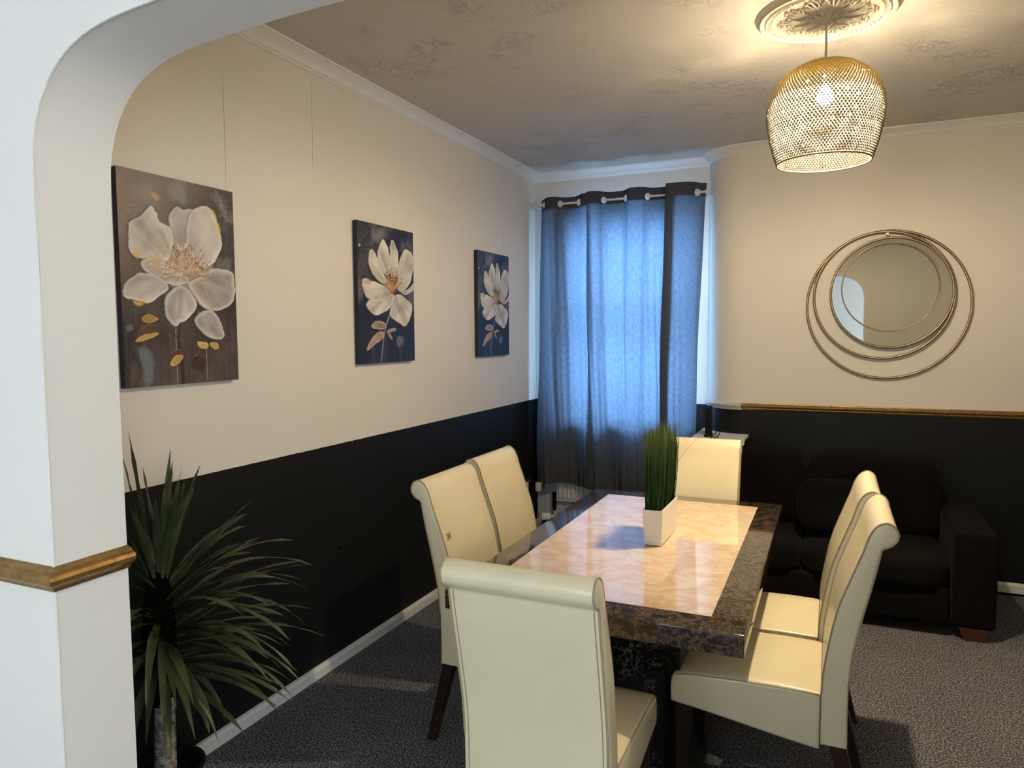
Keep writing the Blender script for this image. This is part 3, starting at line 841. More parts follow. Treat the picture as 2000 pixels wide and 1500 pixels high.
for k in range(3): obj('socket_face', box((-0.135 + k * 0.10, -0.023, 0.025), (-0.065 + k * 0.10, -0.019, 0.090), 0.001), M['plastic'], ext)
wp = thing('charger', 'white rounded charger on an added black block standing for shadow in the corner under the curtain', 'charger', (0.168, 5.15, 0.0), 0.4)
obj('shadow_block', box((-0.04, -0.03, 0.0), (0.04, 0.03, 0.152), 0.006), M['black_plastic'], wp, 40)  # black block added in place of the shadow beneath the charger
obj('body', box((-0.045, -0.03, 0.152), (0.03, 0.03, 0.205), 0.014, 3), M['plastic'], wp, 50)
obj('cable_grip', box((0.03, -0.012, 0.162), (0.06, 0.012, 0.190), 0.006), M['cream_plastic'], wp, 50)
cup = thing('tub', 'small white cylinder tub on the floor behind the farther left chair', 'tub', (0.058, 4.90, 0.0))
bm = lathe([(0.0, 0.0), (0.036, 0.0), (0.038, 0.01), (0.038, 0.195), (0.034, 0.202), (0.0, 0.202)], 24); obj('body', bm, M['plastic'], cup, 40)
bm = lathe([(0.0, 0.202), (0.030, 0.202), (0.030, 0.212), (0.0, 0.215)], 24); obj('lid', bm, M['plastic'], cup, 40)

bm = bmesh.new()
pp = [(0, 0), (0.055, -0.004), (0.066, 0.035), (0.040, 0.062), (0.034, 0.055), (-0.006, 0.060)]
vs = [bm.verts.new((x, y, 0.004 + 0.006 * ((i * 7) % 3))) for i, (x, y) in enumerate(pp)]
cc = bm.verts.new((0.03, 0.03, 0.006))
for i in range(len(vs)): bm.faces.new((vs[i], vs[(i + 1) % len(vs)], cc))
bmesh.ops.solidify(bm, geom=bm.faces[:], thickness=0.0012)
o = tag(obj('paper_scrap', bm, M['paper']), 'torn scrap of white paper on the carpet under the table', 'paper')
o.location = (1.772, 2.625, 0.002)

# corner shelf with router
sf = thing('corner_shelf', 'small white box shelf in the rounded corner behind the far chair', 'shelf', (0, 0, 0))
def corner_top(z0, z1, ins):
    bm = bmesh.new()
    ring = [(1.33 + ins, 4.82 + ins)] + [(1.668 - ins, 4.82 + ins), (1.668 - ins, YM - 0.001)] + [(x, y - 0.002) for x, y in reversed(curve) if x > 1.363] + [(1.358, YW - 0.02), (1.33 + ins, YW - 0.02)]
    A = [bm.verts.new((x, y, z0)) for x, y in ring]; B = [bm.verts.new((x, y, z1)) for x, y in ring]
    for i in range(len(ring)): bm.faces.new((A[i], A[(i + 1) % len(ring)], B[(i + 1) % len(ring)], B[i]))
    bm.faces.new(A[::-1]); bm.faces.new(B); bmesh.ops.recalc_face_normals(bm, faces=bm.faces); return bm
obj('shelf_top', corner_top(0.888, 0.905, 0.0), M['trim'], sf, 30)
obj('front_lip', box((1.33, 4.815, 0.868), (1.668, 4.832, 0.9), 0.003), M['trim'], sf)
ro = thing('router', 'black slim router standing on the white corner shelf', 'router', (1.425, 4.93, 0.905), math.radians(6))
bm = bmesh.new()
pr_ = [(-0.055, 0.0), (0.065, 0.0), (0.070, 0.15), (0.062, 0.195), (0.045, 0.205), (-0.045, 0.165), (-0.055, 0.155)]
A = [bm.verts.new((-0.021, y, z)) for y, z in pr_]; B = [bm.verts.new((0.021, y, z)) for y, z in pr_]
for i in range(len(pr_)): bm.faces.new((A[i], A[(i + 1) % len(pr_)], B[(i + 1) % len(pr_)], B[i]))
bm.faces.new(A); bm.faces.new(B[::-1]); bmesh.ops.recalc_face_normals(bm, faces=bm.faces)
bmesh.ops.bevel(bm, geom=bm.edges[:], offset=0.005, segments=2, affect='EDGES')
obj('body', bm, M['black_plastic'], ro, 40)
obj('foot', box((-0.027, -0.06, 0.0), (0.027, 0.07, 0.012), 0.003), M['black_plastic'], ro)
for k, dx in enumerate((0.03, 0.055)):
    bm = bmesh.new(); add_tube(bm, [tuple(p) for p in catmull([(0.018, 0.04, 0.06), (dx + 0.02, 0.03, 0.055), (dx + 0.012, -0.03, 0.012), (dx - 0.004, -0.09, 0.004), (dx - 0.012, -0.122, -0.012), (dx - 0.014, -0.126, -0.10)], 6)], 0.0028, 6)
    obj('cable', bm, M['black_plastic'], ro, 180)

# ================================================================ SOFA
so = thing('sofa', 'low black fabric sofa with square arms against the mirror wall', 'sofa', (2.04, 4.65, 0))


def pillow(cx_, cy_, cz_, sx, sy, sz, n=3.2, seg=14):
    """rounded block cushion (superellipsoid)"""
    bm = bmesh.new()
    bmesh.ops.create_uvsphere(bm, u_segments=seg * 2, v_segments=seg, radius=1)
    for v in bm.verts:
        c = v.co; r = (abs(c.x) ** n + abs(c.y) ** n + abs(c.z) ** n) ** (1 / n)
        v.co = Vector((cx_ + c.x / r * sx / 2, cy_ + c.y / r * sy / 2, cz_ + c.z / r * sz / 2))
    return bm


obj('base', box((-0.72, -0.40, 0.065), (0.72, 0.40, 0.26), 0.02, 3), M['sofa'], so, 50)
obj('back_frame', box((-0.72, 0.20, 0.10), (0.72, 0.41, 0.74), 0.04, 3), M['sofa'], so, 50)
for s in (-1, 1):
    bm = box((s * 0.83 - 0.10, -0.405, 0.065), (s * 0.83 + 0.10, 0.41, 0.565), 0.022, 3)
    obj('arm', bm, M['sofa'], so, 50)
    obj('seat_cushion', pillow(s * 0.362, -0.10, 0.325, 0.722, 0.66, 0.17, 9), M['sofa'], so, 180)
    b_ = pillow(s * 0.37, 0.20, 0.60, 0.735, 0.26, 0.50, 7 )
    bmesh.ops.rotate(b_, verts=b_.verts, cent=(0, 0.2, 0.40), matrix=Matrix.Rotation(math.radians(-9), 3, 'X'))
    obj('back_cushion', b_, M['sofa'], so, 180)
    for dy in (-0.36, 0.34):
        bm = bmesh.new()
        a = 0.045
        v = [bm.verts.new((s * 0.83 + i * (a + 0.02), dy + j * a, 0.068)) for i, j in ((-1, -1), (1, -1), (1, 1), (-1, 1))]
        w = [bm.verts.new((s * 0.83 + i * a + 0.008, dy + j * (a - 0.008), 0.0)) for i, j in ((-1, -1), (1, -1), (1, 1), (-1, 1))]
        for k in range(4): bm.faces.new((v[k], v[(k + 1) % 4], w[(k + 1) % 4], w[k]))
        bm.faces.new(v); bm.faces.new(w); bmesh.ops.recalc_face_normals(bm, faces=bm.faces)
        tag(obj('foot', bm, M['oak'], so), 'orange-brown wooden block foot')
b_ = pillow(0, 0, 0, 0.40, 0.12, 0.32, 3.5)
bmesh.ops.rotate(b_, verts=b_.verts, cent=(0, 0, 0), matrix=Matrix.Rotation(math.radians(-22), 3, 'X'))
o = tag(obj('scatter_cushion', b_, M['sofa'], None, 180), 'soft black cushion leaning in the middle of the black sofa', 'cushion')
o.location = (2.20, 4.53, 0.585)

# ================================================================ MIRROR
YMM = YM - 0.02
mi = thing('mirror', 'round mirror framed by offset overlapping thin metal rings', 'mirror', (2.49, YM, 1.80))


def on_wall(x, z, y):
    k = y / 5.13
    return 2.172 + (x - 2.172) * k, 1.605 + (z - 1.605) * k


for (x, z, r, yy, rad_, nm) in ((2.480, 1.766, 0.463, YM - 0.022, 0.0080, 'outer_ring'), (2.456, 1.827, 0.398, YM - 0.030, 0.0080, 'middle_ring'), (2.502, 1.842, 0.344, YM - 0.036, 0.0075, 'mirror_rim'), (2.498, 1.876, 0.276, YM - 0.044, 0.0042, 'inner_ring')):
    X, Z = on_wall(x, z, yy); k = yy / 5.13
    pts = [((X - 2.49) + r * k * math.cos(2 * PI * i / 96), yy - YM, (Z - 1.80) + r * k * math.sin(2 * PI * i / 96)) for i in range(96)]
    obj(nm, tube(pts, rad_, 8, True), M['brass'], mi, 180)
    if nm == 'mirror_rim':
        bm = bmesh.new(); rr_ = r * k
        add_lathe(bm, [(0, 0.0), (rr_, 0.0), (rr_, 0.008), (0, 0.008)], 96)
        bmesh.ops.rotate(bm, verts=bm.verts, cent=(0, 0, 0), matrix=Matrix.Rotation(math.radians(90), 3, 'X'))
        bmesh.ops.translate(bm, verts=bm.verts, vec=((X - 2.49), yy - YM + 0.010, (Z - 1.80)))
        obj('glass', bm, M['mirror'], mi, 30)
for (x, z) in ((2.475, 2.212),):
    X, Z = on_wall(x, z, 5.07)
    obj('spacer', box((X - 2.49 - 0.008, -0.034, Z - 1.80 - 0.008), (X - 2.49 + 0.008, 0.0, Z - 1.80 + 0.008)), M['brass'], mi)

# ================================================================ GRASS IN A WHITE POT
gp = thing('potted_grass', 'tall artificial grass in a white rectangular pot on the table', 'potted plant', (1.543, 2.905, TZ + 0.0006), math.radians(-1))
bm = bmesh.new()
a0, b0, a1, b1, hz = 0.034, 0.134, 0.040, 0.142, 0.145
def rect(a, b, z): return [bm.verts.new((i * a, j * b, z)) for i, j in ((-1, -1), (1, -1), (1, 1), (-1, 1))]
R0 = rect(a0, b0, 0.004); R1 = rect(a1, b1, hz); R2 = rect(a1 - 0.005, b1 - 0.005, hz); R3 = rect(a1 - 0.006, b1 - 0.006, hz - 0.02)
for A, B in ((R0, R1), (R1, R2), (R2, R3)):
    for k in range(4): bm.faces.new((A[k], A[(k + 1) % 4], B[(k + 1) % 4], B[k]))
bm.faces.new(R0[::-1]); bm.faces.new(R3)
bmesh.ops.bevel(bm, geom=[e for e in bm.edges if abs(e.verts[0].co.z - e.verts[1].co.z) > 0.05], offset=0.005, segments=3, affect='EDGES')
bmesh.ops.recalc_face_normals(bm, faces=bm.faces)
obj('pot', bm, M['pot'], gp, 40)
obj('foot', box((-0.025, -0.12, 0.0), (0.025, 0.12, 0.005)), M['pot'], gp)
rnd = random.Random(11); verts, faces = [], []
for k in range(1200):
    x0, y0 = rnd.uniform(-0.031, 0.031), rnd.uniform(-0.132, 0.132)
    x1, y1 = x0 * 1.35 + rnd.gauss(0, 0.006), y0 * 1.05 + rnd.gauss(0, 0.009)
    h = 0.145 + rnd.uniform(0.235, 0.345) * (1 if rnd.random() < 0.8 else 0.88)
    a = rnd.uniform(0, PI); w = rnd.uniform(0.0011, 0.0019); dx, dy = math.cos(a) * w, math.sin(a) * w
    bx_, by_ = rnd.gauss(0, 0.004), rnd.gauss(0, 0.004); q = len(verts)
    for t, ww in ((0, 1), (0.4, 1.0), (0.75, 0.8)):
        X = x0 + (x1 - x0) * t + bx_ * math.sin(PI * t); Y = y0 + (y1 - y0) * t + by_ * math.sin(PI * t); Z = 0.125 + (h - 0.125) * t
        verts += [(X - dx * ww, Y - dy * ww, Z), (X + dx * ww, Y + dy * ww, Z)]
    verts.append((x1, y1, h))
    faces += [(q, q + 1, q + 3, q + 2), (q + 2, q + 3, q + 5, q + 4), (q + 4, q + 5, q + 6)]
me = bpy.data.meshes.new('grass_blades'); me.from_pydata(verts, [], faces)
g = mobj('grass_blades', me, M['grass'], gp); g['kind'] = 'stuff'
for pts in ([(0.03, 0.02, 0.145), (0.045, 0.03, 0.27), (0.09, 0.06, 0.36), (0.16, 0.10, 0.43)], [(-0.02, 0.03, 0.145), (-0.040, 0.02, 0.27), (-0.060, 0.0, 0.37), (-0.100, -0.02, 0.455)]):
    bm = bmesh.new(); cp = [tuple(p) for p in catmull(pts, 6)]
    add_tube(bm, cp, [0.0010 * (1 - 0.6 * i / len(cp)) for i in range(len(cp))], 5); obj('stray_blade', bm, M['grass'], gp, 180)

# ================================================================ PALM BEHIND THE PILLAR
PX, PY = 0.205, 1.60
pm = thing('potted_palm', 'artificial dracaena with drooping strap leaves behind the white pillar', 'plant', (PX, PY, 0))
obj('pot', lathe([(0.0, 0.0), (0.095, 0.0), (0.115, 0.19), (0.122, 0.19), (0.122, 0.20), (0.108, 0.20), (0.10, 0.17), (0.0, 0.17)], 28), M['black_plastic'], pm, 40)
bm = bmesh.new(); prof = []; z = 0.16
while z < 0.43:
    r_ = 0.027 + 0.004 * (0.43 - z) / 0.27
    prof += [(r_, z), (r_ + 0.004, z + 0.0022), (r_ + 0.0035, z + 0.006), (r_ - 0.001, z + 0.0075)]; z += 0.0088
rnd = random.Random(4)
add_lathe(bm, [(0.0, 0.15)] + prof + [(0.0, z)], 18)
for v in bm.verts:
    an = math.atan2(v.co.y, v.co.x); v.co.z += 0.0022 * math.sin(an * 2 + v.co.z * 60); v.co.x += 0.010 * (v.co.z - 0.16) / 0.3; 
obj('trunk', bm, M['trunk'], pm, 180)
obj('crown_core', lathe([(0.0, 0.40), (0.034, 0.41), (0.045, 0.50), (0.05, 0.62), (0.045, 0.74), (0.03, 0.84), (0.0, 0.88)], 16), M['husk'], pm, 180)
rnd = random.Random(21); made = 0; tries = 0


def leaf_points(az, el, L, droop, base):
    pts = []; d = Vector((math.cos(az) * math.cos(el), math.sin(az) * math.cos(el), math.sin(el))); p = Vector(base); N = 9
    for i in range(N + 1):
        pts.append(p.copy()); e = d.copy(); e.z -= droop / N * (1 + 1.2 * i / N)
        d = e.normalized(); p = p + d * (L / N)
    return pts


def add_leaf(pts, w):
    bm = bmesh.new(); rows = []; n = len(pts)
    for i, p in enumerate(pts):
        t = i / (n - 1); T = (pts[min(i + 1, n - 1)] - pts[max(i - 1, 0)]).normalized()
        S = T.cross(Vector((0, 0, 1)))
        if S.length < 0.05: S = Vector((1, 0, 0))
        S.normalize(); U = S.cross(T)
        ww = w * (0.42 + 0.58 * math.sin(min(1, t / 0.45) * PI / 2)) * (1 - max(0, (t - 0.45) / 0.55) ** 1.5) + 0.0006
        ru = 0.006 * math.sin(t * 17 + w * 900) * (0.2 + t) * (1 if t < 0.9 else 0)
        rows.append([bm.verts.new(p + S * s * ww / 2 + U * (abs(s) * ww * 0.20 + s * ru * 0.5)) for s in (-1, 0, 1)])
    for a, b in zip(rows, rows[1:]):
        for k in range(2): bm.faces.new((a[k], a[k + 1], b[k + 1], b[k]))
    obj('leaf', bm, M['leaf'], pm, 180)


def ok(pts, mz=0.34):
    for p in pts:
        X, Y = p.x + PX, p.y + PY
        if X < 0.02 or Y < Y1 + 0.02 or p.z < mz: return False
        if X > 0.66 and Y < 1.45: return False
    return True


while made < 100 and tries < 4000:
    tries += 1
    k = made / 100                                       # from low drooping leaves to the upright tuft
    zb = 0.50 + 0.36 * k + rnd.uniform(-0.02, 0.02)
    el = math.radians(2 + 52 * k ** 1.3 + (22 if k > 0.86 else 0) + rnd.uniform(-12, 12))
    az = rnd.gauss(math.radians(42), math.radians(58)) if k < 0.8 else rnd.uniform(-PI, PI)
    L = rnd.uniform(0.36, 0.50) if k < 0.75 else rnd.uniform(0.30, 0.44)
    pts = leaf_points(az, el, L, rnd.uniform(0.35, 0.95) * (1 - 0.75 * max(0, k - 0.6) / 0.4), (0.035 * math.cos(az) + 0.005, 0.035 * math.sin(az), zb))
    if not ok(pts):
        pts = leaf_points(az, el, L * 0.6, 1.2, (0.035 * math.cos(az), 0.035 * math.sin(az), zb))
        if not ok(pts): continue
    add_leaf(pts, rnd.uniform(0.021, 0.032)); made += 1
for az, el, L, dr in ((40, 82, 0.36, .06), (200, 84, 0.37, .05), (80, 78, 0.32, .12), (10, 68, 0.42, .10), (120, 74, 0.36, .15), (-20, 60, 0.44, .3), (170, 62, 0.26, .3), (-40, 66, 0.36, .3)):
    p_ = leaf_points(math.radians(az), math.radians(el), L, dr, (0.01, 0, 0.82))
    if ok(p_): add_leaf(p_, 0.026)

# ================================================================ FLOWER CANVASES


def value_noise(u, v, sx, sy, seed, octv=4):
    rs = np.random.RandomState(seed); out = np.zeros_like(u); amp = 1.0; tot = 0
    for o_ in range(octv):
        gx, gy = int(sx * 2 ** o_) + 2, int(sy * 2 ** o_) + 2
        g = rs.rand(gy + 1, gx + 1); x = np.clip(u, 0, 1) * (gx - 1); y = np.clip(v, 0, 1) * (gy - 1)
        xi, yi = np.floor(x).astype(int), np.floor(y).astype(int); fx, fy = x - xi, y - yi
        fx = fx * fx * (3 - 2 * fx); fy = fy * fy * (3 - 2 * fy)
        out += amp * ((g[yi, xi] * (1 - fx) + g[yi, xi + 1] * fx) * (1 - fy) + (g[yi + 1, xi] * (1 - fx) + g[yi + 1, xi + 1] * fx) * fy)
        tot += amp; amp *= 0.55
    return out / tot


ASP = 1.45      # height / width of every canvas


def inside_dist(u, v, poly):
    """signed distance (in widths) to a smooth closed outline, positive inside"""
    P_ = np.array([tuple(p)[:2] for p in catmull([(a, b * ASP, 0) for a, b in poly], 5, True)])
    x, y = u, v * ASP; ins = np.zeros(u.shape, bool); d = np.full(u.shape, 9.0); n = len(P_)
    for i in range(n):
        x1, y1 = P_[i]; x2, y2 = P_[(i + 1) % n]
        c = ((y1 > y) != (y2 > y)) & (x < (x2 - x1) * (y - y1) / (y2 - y1 + 1e-12) + x1); ins ^= c
        t = np.clip(((x - x1) * (x2 - x1) + (y - y1) * (y2 - y1)) / ((x2 - x1) ** 2 + (y2 - y1) ** 2 + 1e-12), 0, 1)
        d = np.minimum(d, np.hypot(x - x1 - t * (x2 - x1), y - y1 - t * (y2 - y1)))
    return np.where(ins, d, -d)


def seg_dist(u, v, a, b):
    x, y = u, v * ASP; x1, y1, x2, y2 = a[0], a[1] * ASP, b[0], b[1] * ASP
    t = np.clip(((x - x1) * (x2 - x1) + (y - y1) * (y2 - y1)) / ((x2 - x1) ** 2 + (y2 - y1) ** 2 + 1e-12), 0, 1)
    return np.hypot(x - x1 - t * (x2 - x1), y - y1 - t * (y2 - y1)), t


class Painting:
    def __init__(s, nu, nv):
        s.u, s.v = np.meshgrid(np.linspace(0, 1, nu), np.linspace(0, 1, nv)); s.c = np.zeros((nv, nu, 3)); s.h = np.zeros((nv, nu)); s.nu, s.nv = nu, nv

    def blend(s, col, a):
        a = np.clip(a, 0, 1)[..., None]; s.c = s.c * (1 - a) + np.array(col) * a if not isinstance(col, np.ndarray) or col.ndim == 1 else s.c * (1 - a) + col * a

    def petal(s, poly, base, cen, seed, rim=(0.80, 0.76, 0.71), soft=0.006, dark=0.55, streak=26, relief=0.0036, mid=0.06):
        d = inside_dist(s.u, s.v, poly) + (value_noise(s.u, s.v, 14, 20, seed + 9, 3) - 0.5) * 0.022; a = np.clip(d / soft + 0.5, 0, 1)
        dx, dy = s.u - cen[0], (s.v - cen[1]) * ASP; r = np.hypot(dx, dy); an = np.arctan2(dy, dx)
        st = value_noise((an / (2 * PI) + 0.5), np.clip(r, 0, 1) * 0.6, streak, 3, seed, 3)
        blot = value_noise(s.u, s.v, 5, 7, seed + 50, 4)
        blot2 = value_noise(s.u, s.v, 9, 13, seed + 80, 3); e = np.clip(1 - d / (mid * (0.25 + 1.1 * blot2)), 0, 1) ** 2                    # thick bright paint towards the petal's rim
        tone = np.clip(0.92 + 0.75 * (st - 0.5) + 0.75 * (blot - 0.5), 0.3, 1.35)
        near = np.clip(1 - r / 0.34, 0, 1) * dark
        col = np.array(base) * (tone * (1 - near))[..., None]
        col = col * (1 - e[..., None] * 0.75) + np.array(rim) * (e * 0.75)[..., None]
        # dark gap painted round the petal
        s.c *= (1 - 0.35 * np.clip(1 + d / 0.02, 0, 1) * (d < 0))[..., None]
        s.c = s.c * (1 - a[..., None]) + col * a[..., None]
        s.h = np.where(a > 0.5, relief * (0.5 + 0.8 * e + 0.5 * st), s.h)

    def patch(s, poly, col, soft=0.03, op=1.0, seed=1, rough=0.8):
        d = inside_dist(s.u, s.v, poly); n = value_noise(s.u, s.v, 9, 12, seed, 4)
        a = np.clip((d + (n - 0.5) * soft * 2 * rough) / soft + 0.5, 0, 1) * op; s.blend(col, a)

    def stroke(s, pts, col, w, op=1.0, w2=None, relief=0):
        for i in range(len(pts) - 1):
            d, t = seg_dist(s.u, s.v, pts[i], pts[i + 1]); ww = w if w2 is None else w + (w2 - w) * (i + t) / (len(pts) - 1)
            a = np.clip((ww - d) / 0.004 + 0.5, 0, 1); s.blend(col, a * op)
            if relief: s.h = np.maximum(s.h, relief * a)

    def build(s, name, label, y0, y1, z0, z1, group, thick=0.028):
        root = thing(name, label, 'painting', (0, (y0 + y1) / 2, z0), 0, group)
        w, h = y1 - y0, z1 - z0
        X = thick + s.h; Y = (s.u - 0.5) * w; Z = s.v * h
        co = np.stack([X, Y, Z], -1).reshape(-1, 3)
        nu, nv = s.nu, s.nv; idx = np.arange(nu * nv).reshape(nv, nu)
        q = np.stack([idx[:-1, :-1], idx[:-1, 1:], idx[1:, 1:], idx[1:, :-1]], -1).reshape(-1, 4)
        me = bpy.data.meshes.new('painted_face'); me.from_pydata(co.tolist(), [], q.tolist())
        at = me.color_attributes.new('paint', 'FLOAT_COLOR', 'POINT')
        cc = np.concatenate([np.clip(s.c, 0, 1).reshape(-1, 3), np.ones((nu * nv, 1))], 1).astype(np.float32); at.data.foreach_set('color', cc.ravel())
        s.me = me
        mobj('painted_face', me, M['paint'], root, 180)
        obj('stretcher_frame', box((0.004, -w / 2, 0), (thick - 0.0008, w / 2, h), 0.002, 1), M['canvas_edge'], root)
        return root


m = M['paint'] = mat('painted canvas', (0.5, 0.5, 0.5), 0.42, spec=0.35)
ca = nd(m, 'ShaderNodeVertexColor', layer_name='paint'); lk(m, ca.outputs['Color'], P(m).inputs['Base Color'])
bump(m, noise(m, coords(m, (1, 1, 1)), 420, 2), 0.15, 0.001)
A_ = {'petA':[(0.076,0.724),(0.084,0.755),(0.17,0.794),(0.238,0.844),(0.288,0.822),(0.312,0.785),(0.405,0.754),(0.423,0.699),(0.382,0.615),(0.298,0.577),(0.22,0.604),(0.117,0.598),(0.064,0.639)],
'petB':[(0.398,0.817),(0.456,0.868),(0.513,0.861),(0.602,0.863),(0.626,0.782),(0.559,0.693),(0.485,0.654),(0.415,0.682),(0.4,0.762)],
'petC':[(0.552,0.791),(0.602,0.863),(0.696,0.896),(0.772,0.89),(0.832,0.818),(0.867,0.752),(0.856,0.681),(0.77,0.606),(0.674,0.583),(0.585,0.629),(0.546,0.692)],
'petD':[(0.154,0.584),(0.234,0.606),(0.339,0.588),(0.435,0.553),(0.548,0.517),(0.472,0.486),(0.345,0.489),(0.24,0.52),(0.164,0.555)],
'petE':[(0.014,0.448),(0.047,0.494),(0.136,0.526),(0.253,0.524),(0.347,0.493),(0.359,0.46),(0.287,0.425),(0.205,0.396),(0.09,0.401),(0.018,0.417)],
'petF':[(0.735,0.569),(0.832,0.587),(0.965,0.572),(0.986,0.493),(0.963,0.42),(0.867,0.377),(0.752,0.366),(0.63,0.402),(0.559,0.459),(0.532,0.501),(0.639,0.53)],
'petG':[(0.349,0.428),(0.415,0.471),(0.501,0.478),(0.587,0.435),(0.606,0.385),(0.534,0.324),(0.46,0.303),(0.415,0.283),(0.349,0.323),(0.331,0.378)],
'petH':[(0.587,0.326),(0.659,0.361),(0.752,0.366),(0.83,0.319),(0.86,0.24),(0.807,0.218),(0.712,0.231),(0.622,0.275)],
'gold':[(0.14,0.316),(0.201,0.341),(0.279,0.318),(0.197,0.297)],
'gold2':[(0.088,0.211),(0.142,0.242),(0.261,0.257),(0.273,0.241),(0.179,0.218)],
'gold3':[(0.361,0.102),(0.405,0.139),(0.47,0.141),(0.446,0.108),(0.388,0.093)],
'gold4':[(0.61,0.206),(0.694,0.201),(0.7,0.175),(0.637,0.176)],
'gold5':[(0.725,0.197),(0.799,0.201),(0.813,0.17),(0.772,0.166)],
'brown':[(0.103,0.226),(0.144,0.281),(0.263,0.289),(0.281,0.249),(0.166,0.218)],
'brown2':[(0.355,0.118),(0.386,0.159),(0.466,0.166),(0.476,0.124),(0.404,0.113)],
'brown3':[(0.55,0.113),(0.596,0.139),(0.673,0.11),(0.653,0.059),(0.593,0.07)],
'gold6':[(0.088,0.619),(0.144,0.63),(0.154,0.6),(0.123,0.595)],
'gold7':[(0.214,0.616),(0.248,0.614),(0.298,0.594),(0.285,0.583)],
'gold8':[(0.776,0.882),(0.807,0.88),(0.836,0.836),(0.815,0.838)],
'gold9':[(0.817,0.821),(0.848,0.82),(0.865,0.778),(0.836,0.771)],
'gold10':[(0.09,0.401),(0.173,0.402),(0.166,0.384),(0.113,0.38)],
'teal':[(0.125,0.179),(0.189,0.163),(0.224,0.098),(0.191,0.011),(0.138,0.013),(0.133,0.101)],
'teal2':[(0.419,0.939),(0.493,0.981),(0.556,0.957),(0.559,0.891),(0.444,0.903)],
'stem':[(0.46,0.291),(0.439,0.217),(0.464,0.141),(0.468,0.007)],
'branch':[(0.279,0.306),(0.345,0.281),(0.441,0.225)],
'cen':[(0.538,0.575)]}
B_ = {'P1':[(0.181,0.771),(0.227,0.813),(0.312,0.773),(0.406,0.672),(0.485,0.591),(0.383,0.587),(0.265,0.63),(0.183,0.708)],
'P2':[(0.333,0.783),(0.417,0.9),(0.496,0.86),(0.544,0.78),(0.55,0.679),(0.487,0.643),(0.387,0.687)],
'P3':[(0.56,0.866),(0.602,0.907),(0.675,0.841),(0.702,0.756),(0.677,0.652),(0.588,0.614),(0.54,0.712)],
'P4':[(0.725,0.758),(0.783,0.831),(0.862,0.863),(0.973,0.819),(0.981,0.704),(0.917,0.611),(0.781,0.54),(0.671,0.548),(0.687,0.652)],
'P5':[(0.071,0.548),(0.085,0.601),(0.244,0.589),(0.421,0.564),(0.542,0.518),(0.479,0.474),(0.296,0.443),(0.142,0.471)],
'P6':[(0.121,0.422),(0.238,0.467),(0.417,0.489),(0.585,0.511),(0.604,0.478),(0.515,0.399),(0.371,0.359),(0.233,0.352)],
'P7':[(0.625,0.496),(0.735,0.507),(0.865,0.468),(0.956,0.435),(0.917,0.345),(0.813,0.277),(0.725,0.289),(0.535,0.356)],
'P8':[(0.737,0.533),(0.871,0.555),(0.987,0.605),(0.962,0.542),(0.823,0.511)],
'leaf':[(0.198,0.266),(0.308,0.307),(0.448,0.288),(0.446,0.253),(0.325,0.245)],
'leaf2':[(0.123,0.098),(0.225,0.195),(0.406,0.233),(0.383,0.179),(0.24,0.13)],
'leaf3':[(0.467,0.237),(0.529,0.245),(0.613,0.255),(0.625,0.237),(0.508,0.229)],
'leaf4':[(0.467,0.233),(0.517,0.22),(0.567,0.169),(0.506,0.194)],
'stem':[(0.535,0.356),(0.458,0.271),(0.402,0.152),(0.363,0.003)],
'cen':[(0.587,0.571)],
'patch1':[(0.221,0.903),(0.302,0.958),(0.502,0.986),(0.562,0.934),(0.417,0.896),(0.258,0.85)],
'patch2':[(0.752,0.889),(0.865,0.924),(0.979,0.925),(0.952,0.861),(0.794,0.857)],
'patch3':[(0.675,0.186),(0.763,0.184),(0.762,0.132),(0.673,0.125)],
'patch4':[(-0.017,0.584),(0.073,0.589),(0.067,0.478),(-0.006,0.458)]}
hash_seed = {k:i + 60 for i,k in enumerate(list(A_) + list(B_))}
# ---- large painting
p = Painting(250, 360); u, v = p.u, p.v
n1 = value_noise(u, v, 3, 4, 1, 5); n2 = value_noise(u, v, 40, 3, 2, 3); n3 = value_noise(u, v, 6, 8, 3, 4)
warm = np.array((0.155, 0.112, 0.100)); dk = np.array((0.030, 0.024, 0.027)); mauve = np.array((0.095, 0.068, 0.070))
f = np.clip(1.25 - 1.1 * u - 1.6 * np.abs(v - 0.95) + 0.8 * (n1 - 0.5), 0, 1)[..., None]
p.c = dk * (1 - f) + warm * f
g_ = np.clip((0.42 - v) * 2.6 + 0.9 * (n3 - 0.5) - 0.9 * np.clip(0.22 - u, 0, 1) * 3, 0, 1)[..., None]
p.c = p.c * (1 - g_) + mauve * (0.55 + 0.9 * n2[..., None]) * g_
p.c *= (0.72 + 0.56 * n3)[..., None]
p.patch(A_['teal2'], (0.19, 0.20, 0.20), 0.06, 0.8, 4); p.patch([(0.15, 0.9), (0.25, 0.95), (0.3, 0.88), (0.2, 0.84)], (0.20, 0.17, 0.17), 0.08, 0.7, 5)
p.patch([(0.80, 0.97), (0.90, 0.98), (0.93, 0.88), (0.84, 0.9)], (0.30, 0.29, 0.31), 0.08, 0.6, 6, 1.6); p.patch([(0.88, 0.92), (0.97, 0.88), (0.97, 0.74), (0.9, 0.7)], (0.16, 0.15, 0.17), 0.08, 0.7, 7, 1.5)
p.patch([(0.88, 0.62), (0.97, 0.64), (0.98, 0.54), (0.9, 0.56)], (0.20, 0.18, 0.20), 0.08, 0.6, 8, 1.5)
p.patch(A_['teal'], (0.16, 0.21, 0.215), 0.04, 0.8, 9); p.patch([(0.04, 0.12), (0.09, 0.10), (0.08, 0.03), (0.04, 0.02)], (0.12, 0.09, 0.09), 0.04, 0.8, 10)
p.patch([(0.03, 0.285), (0.075, 0.292), (0.075, 0.27), (0.04, 0.262)], (0.17, 0.15, 0.15), 0.015, 0.9, 11)
rs = np.random.RandomState(5)
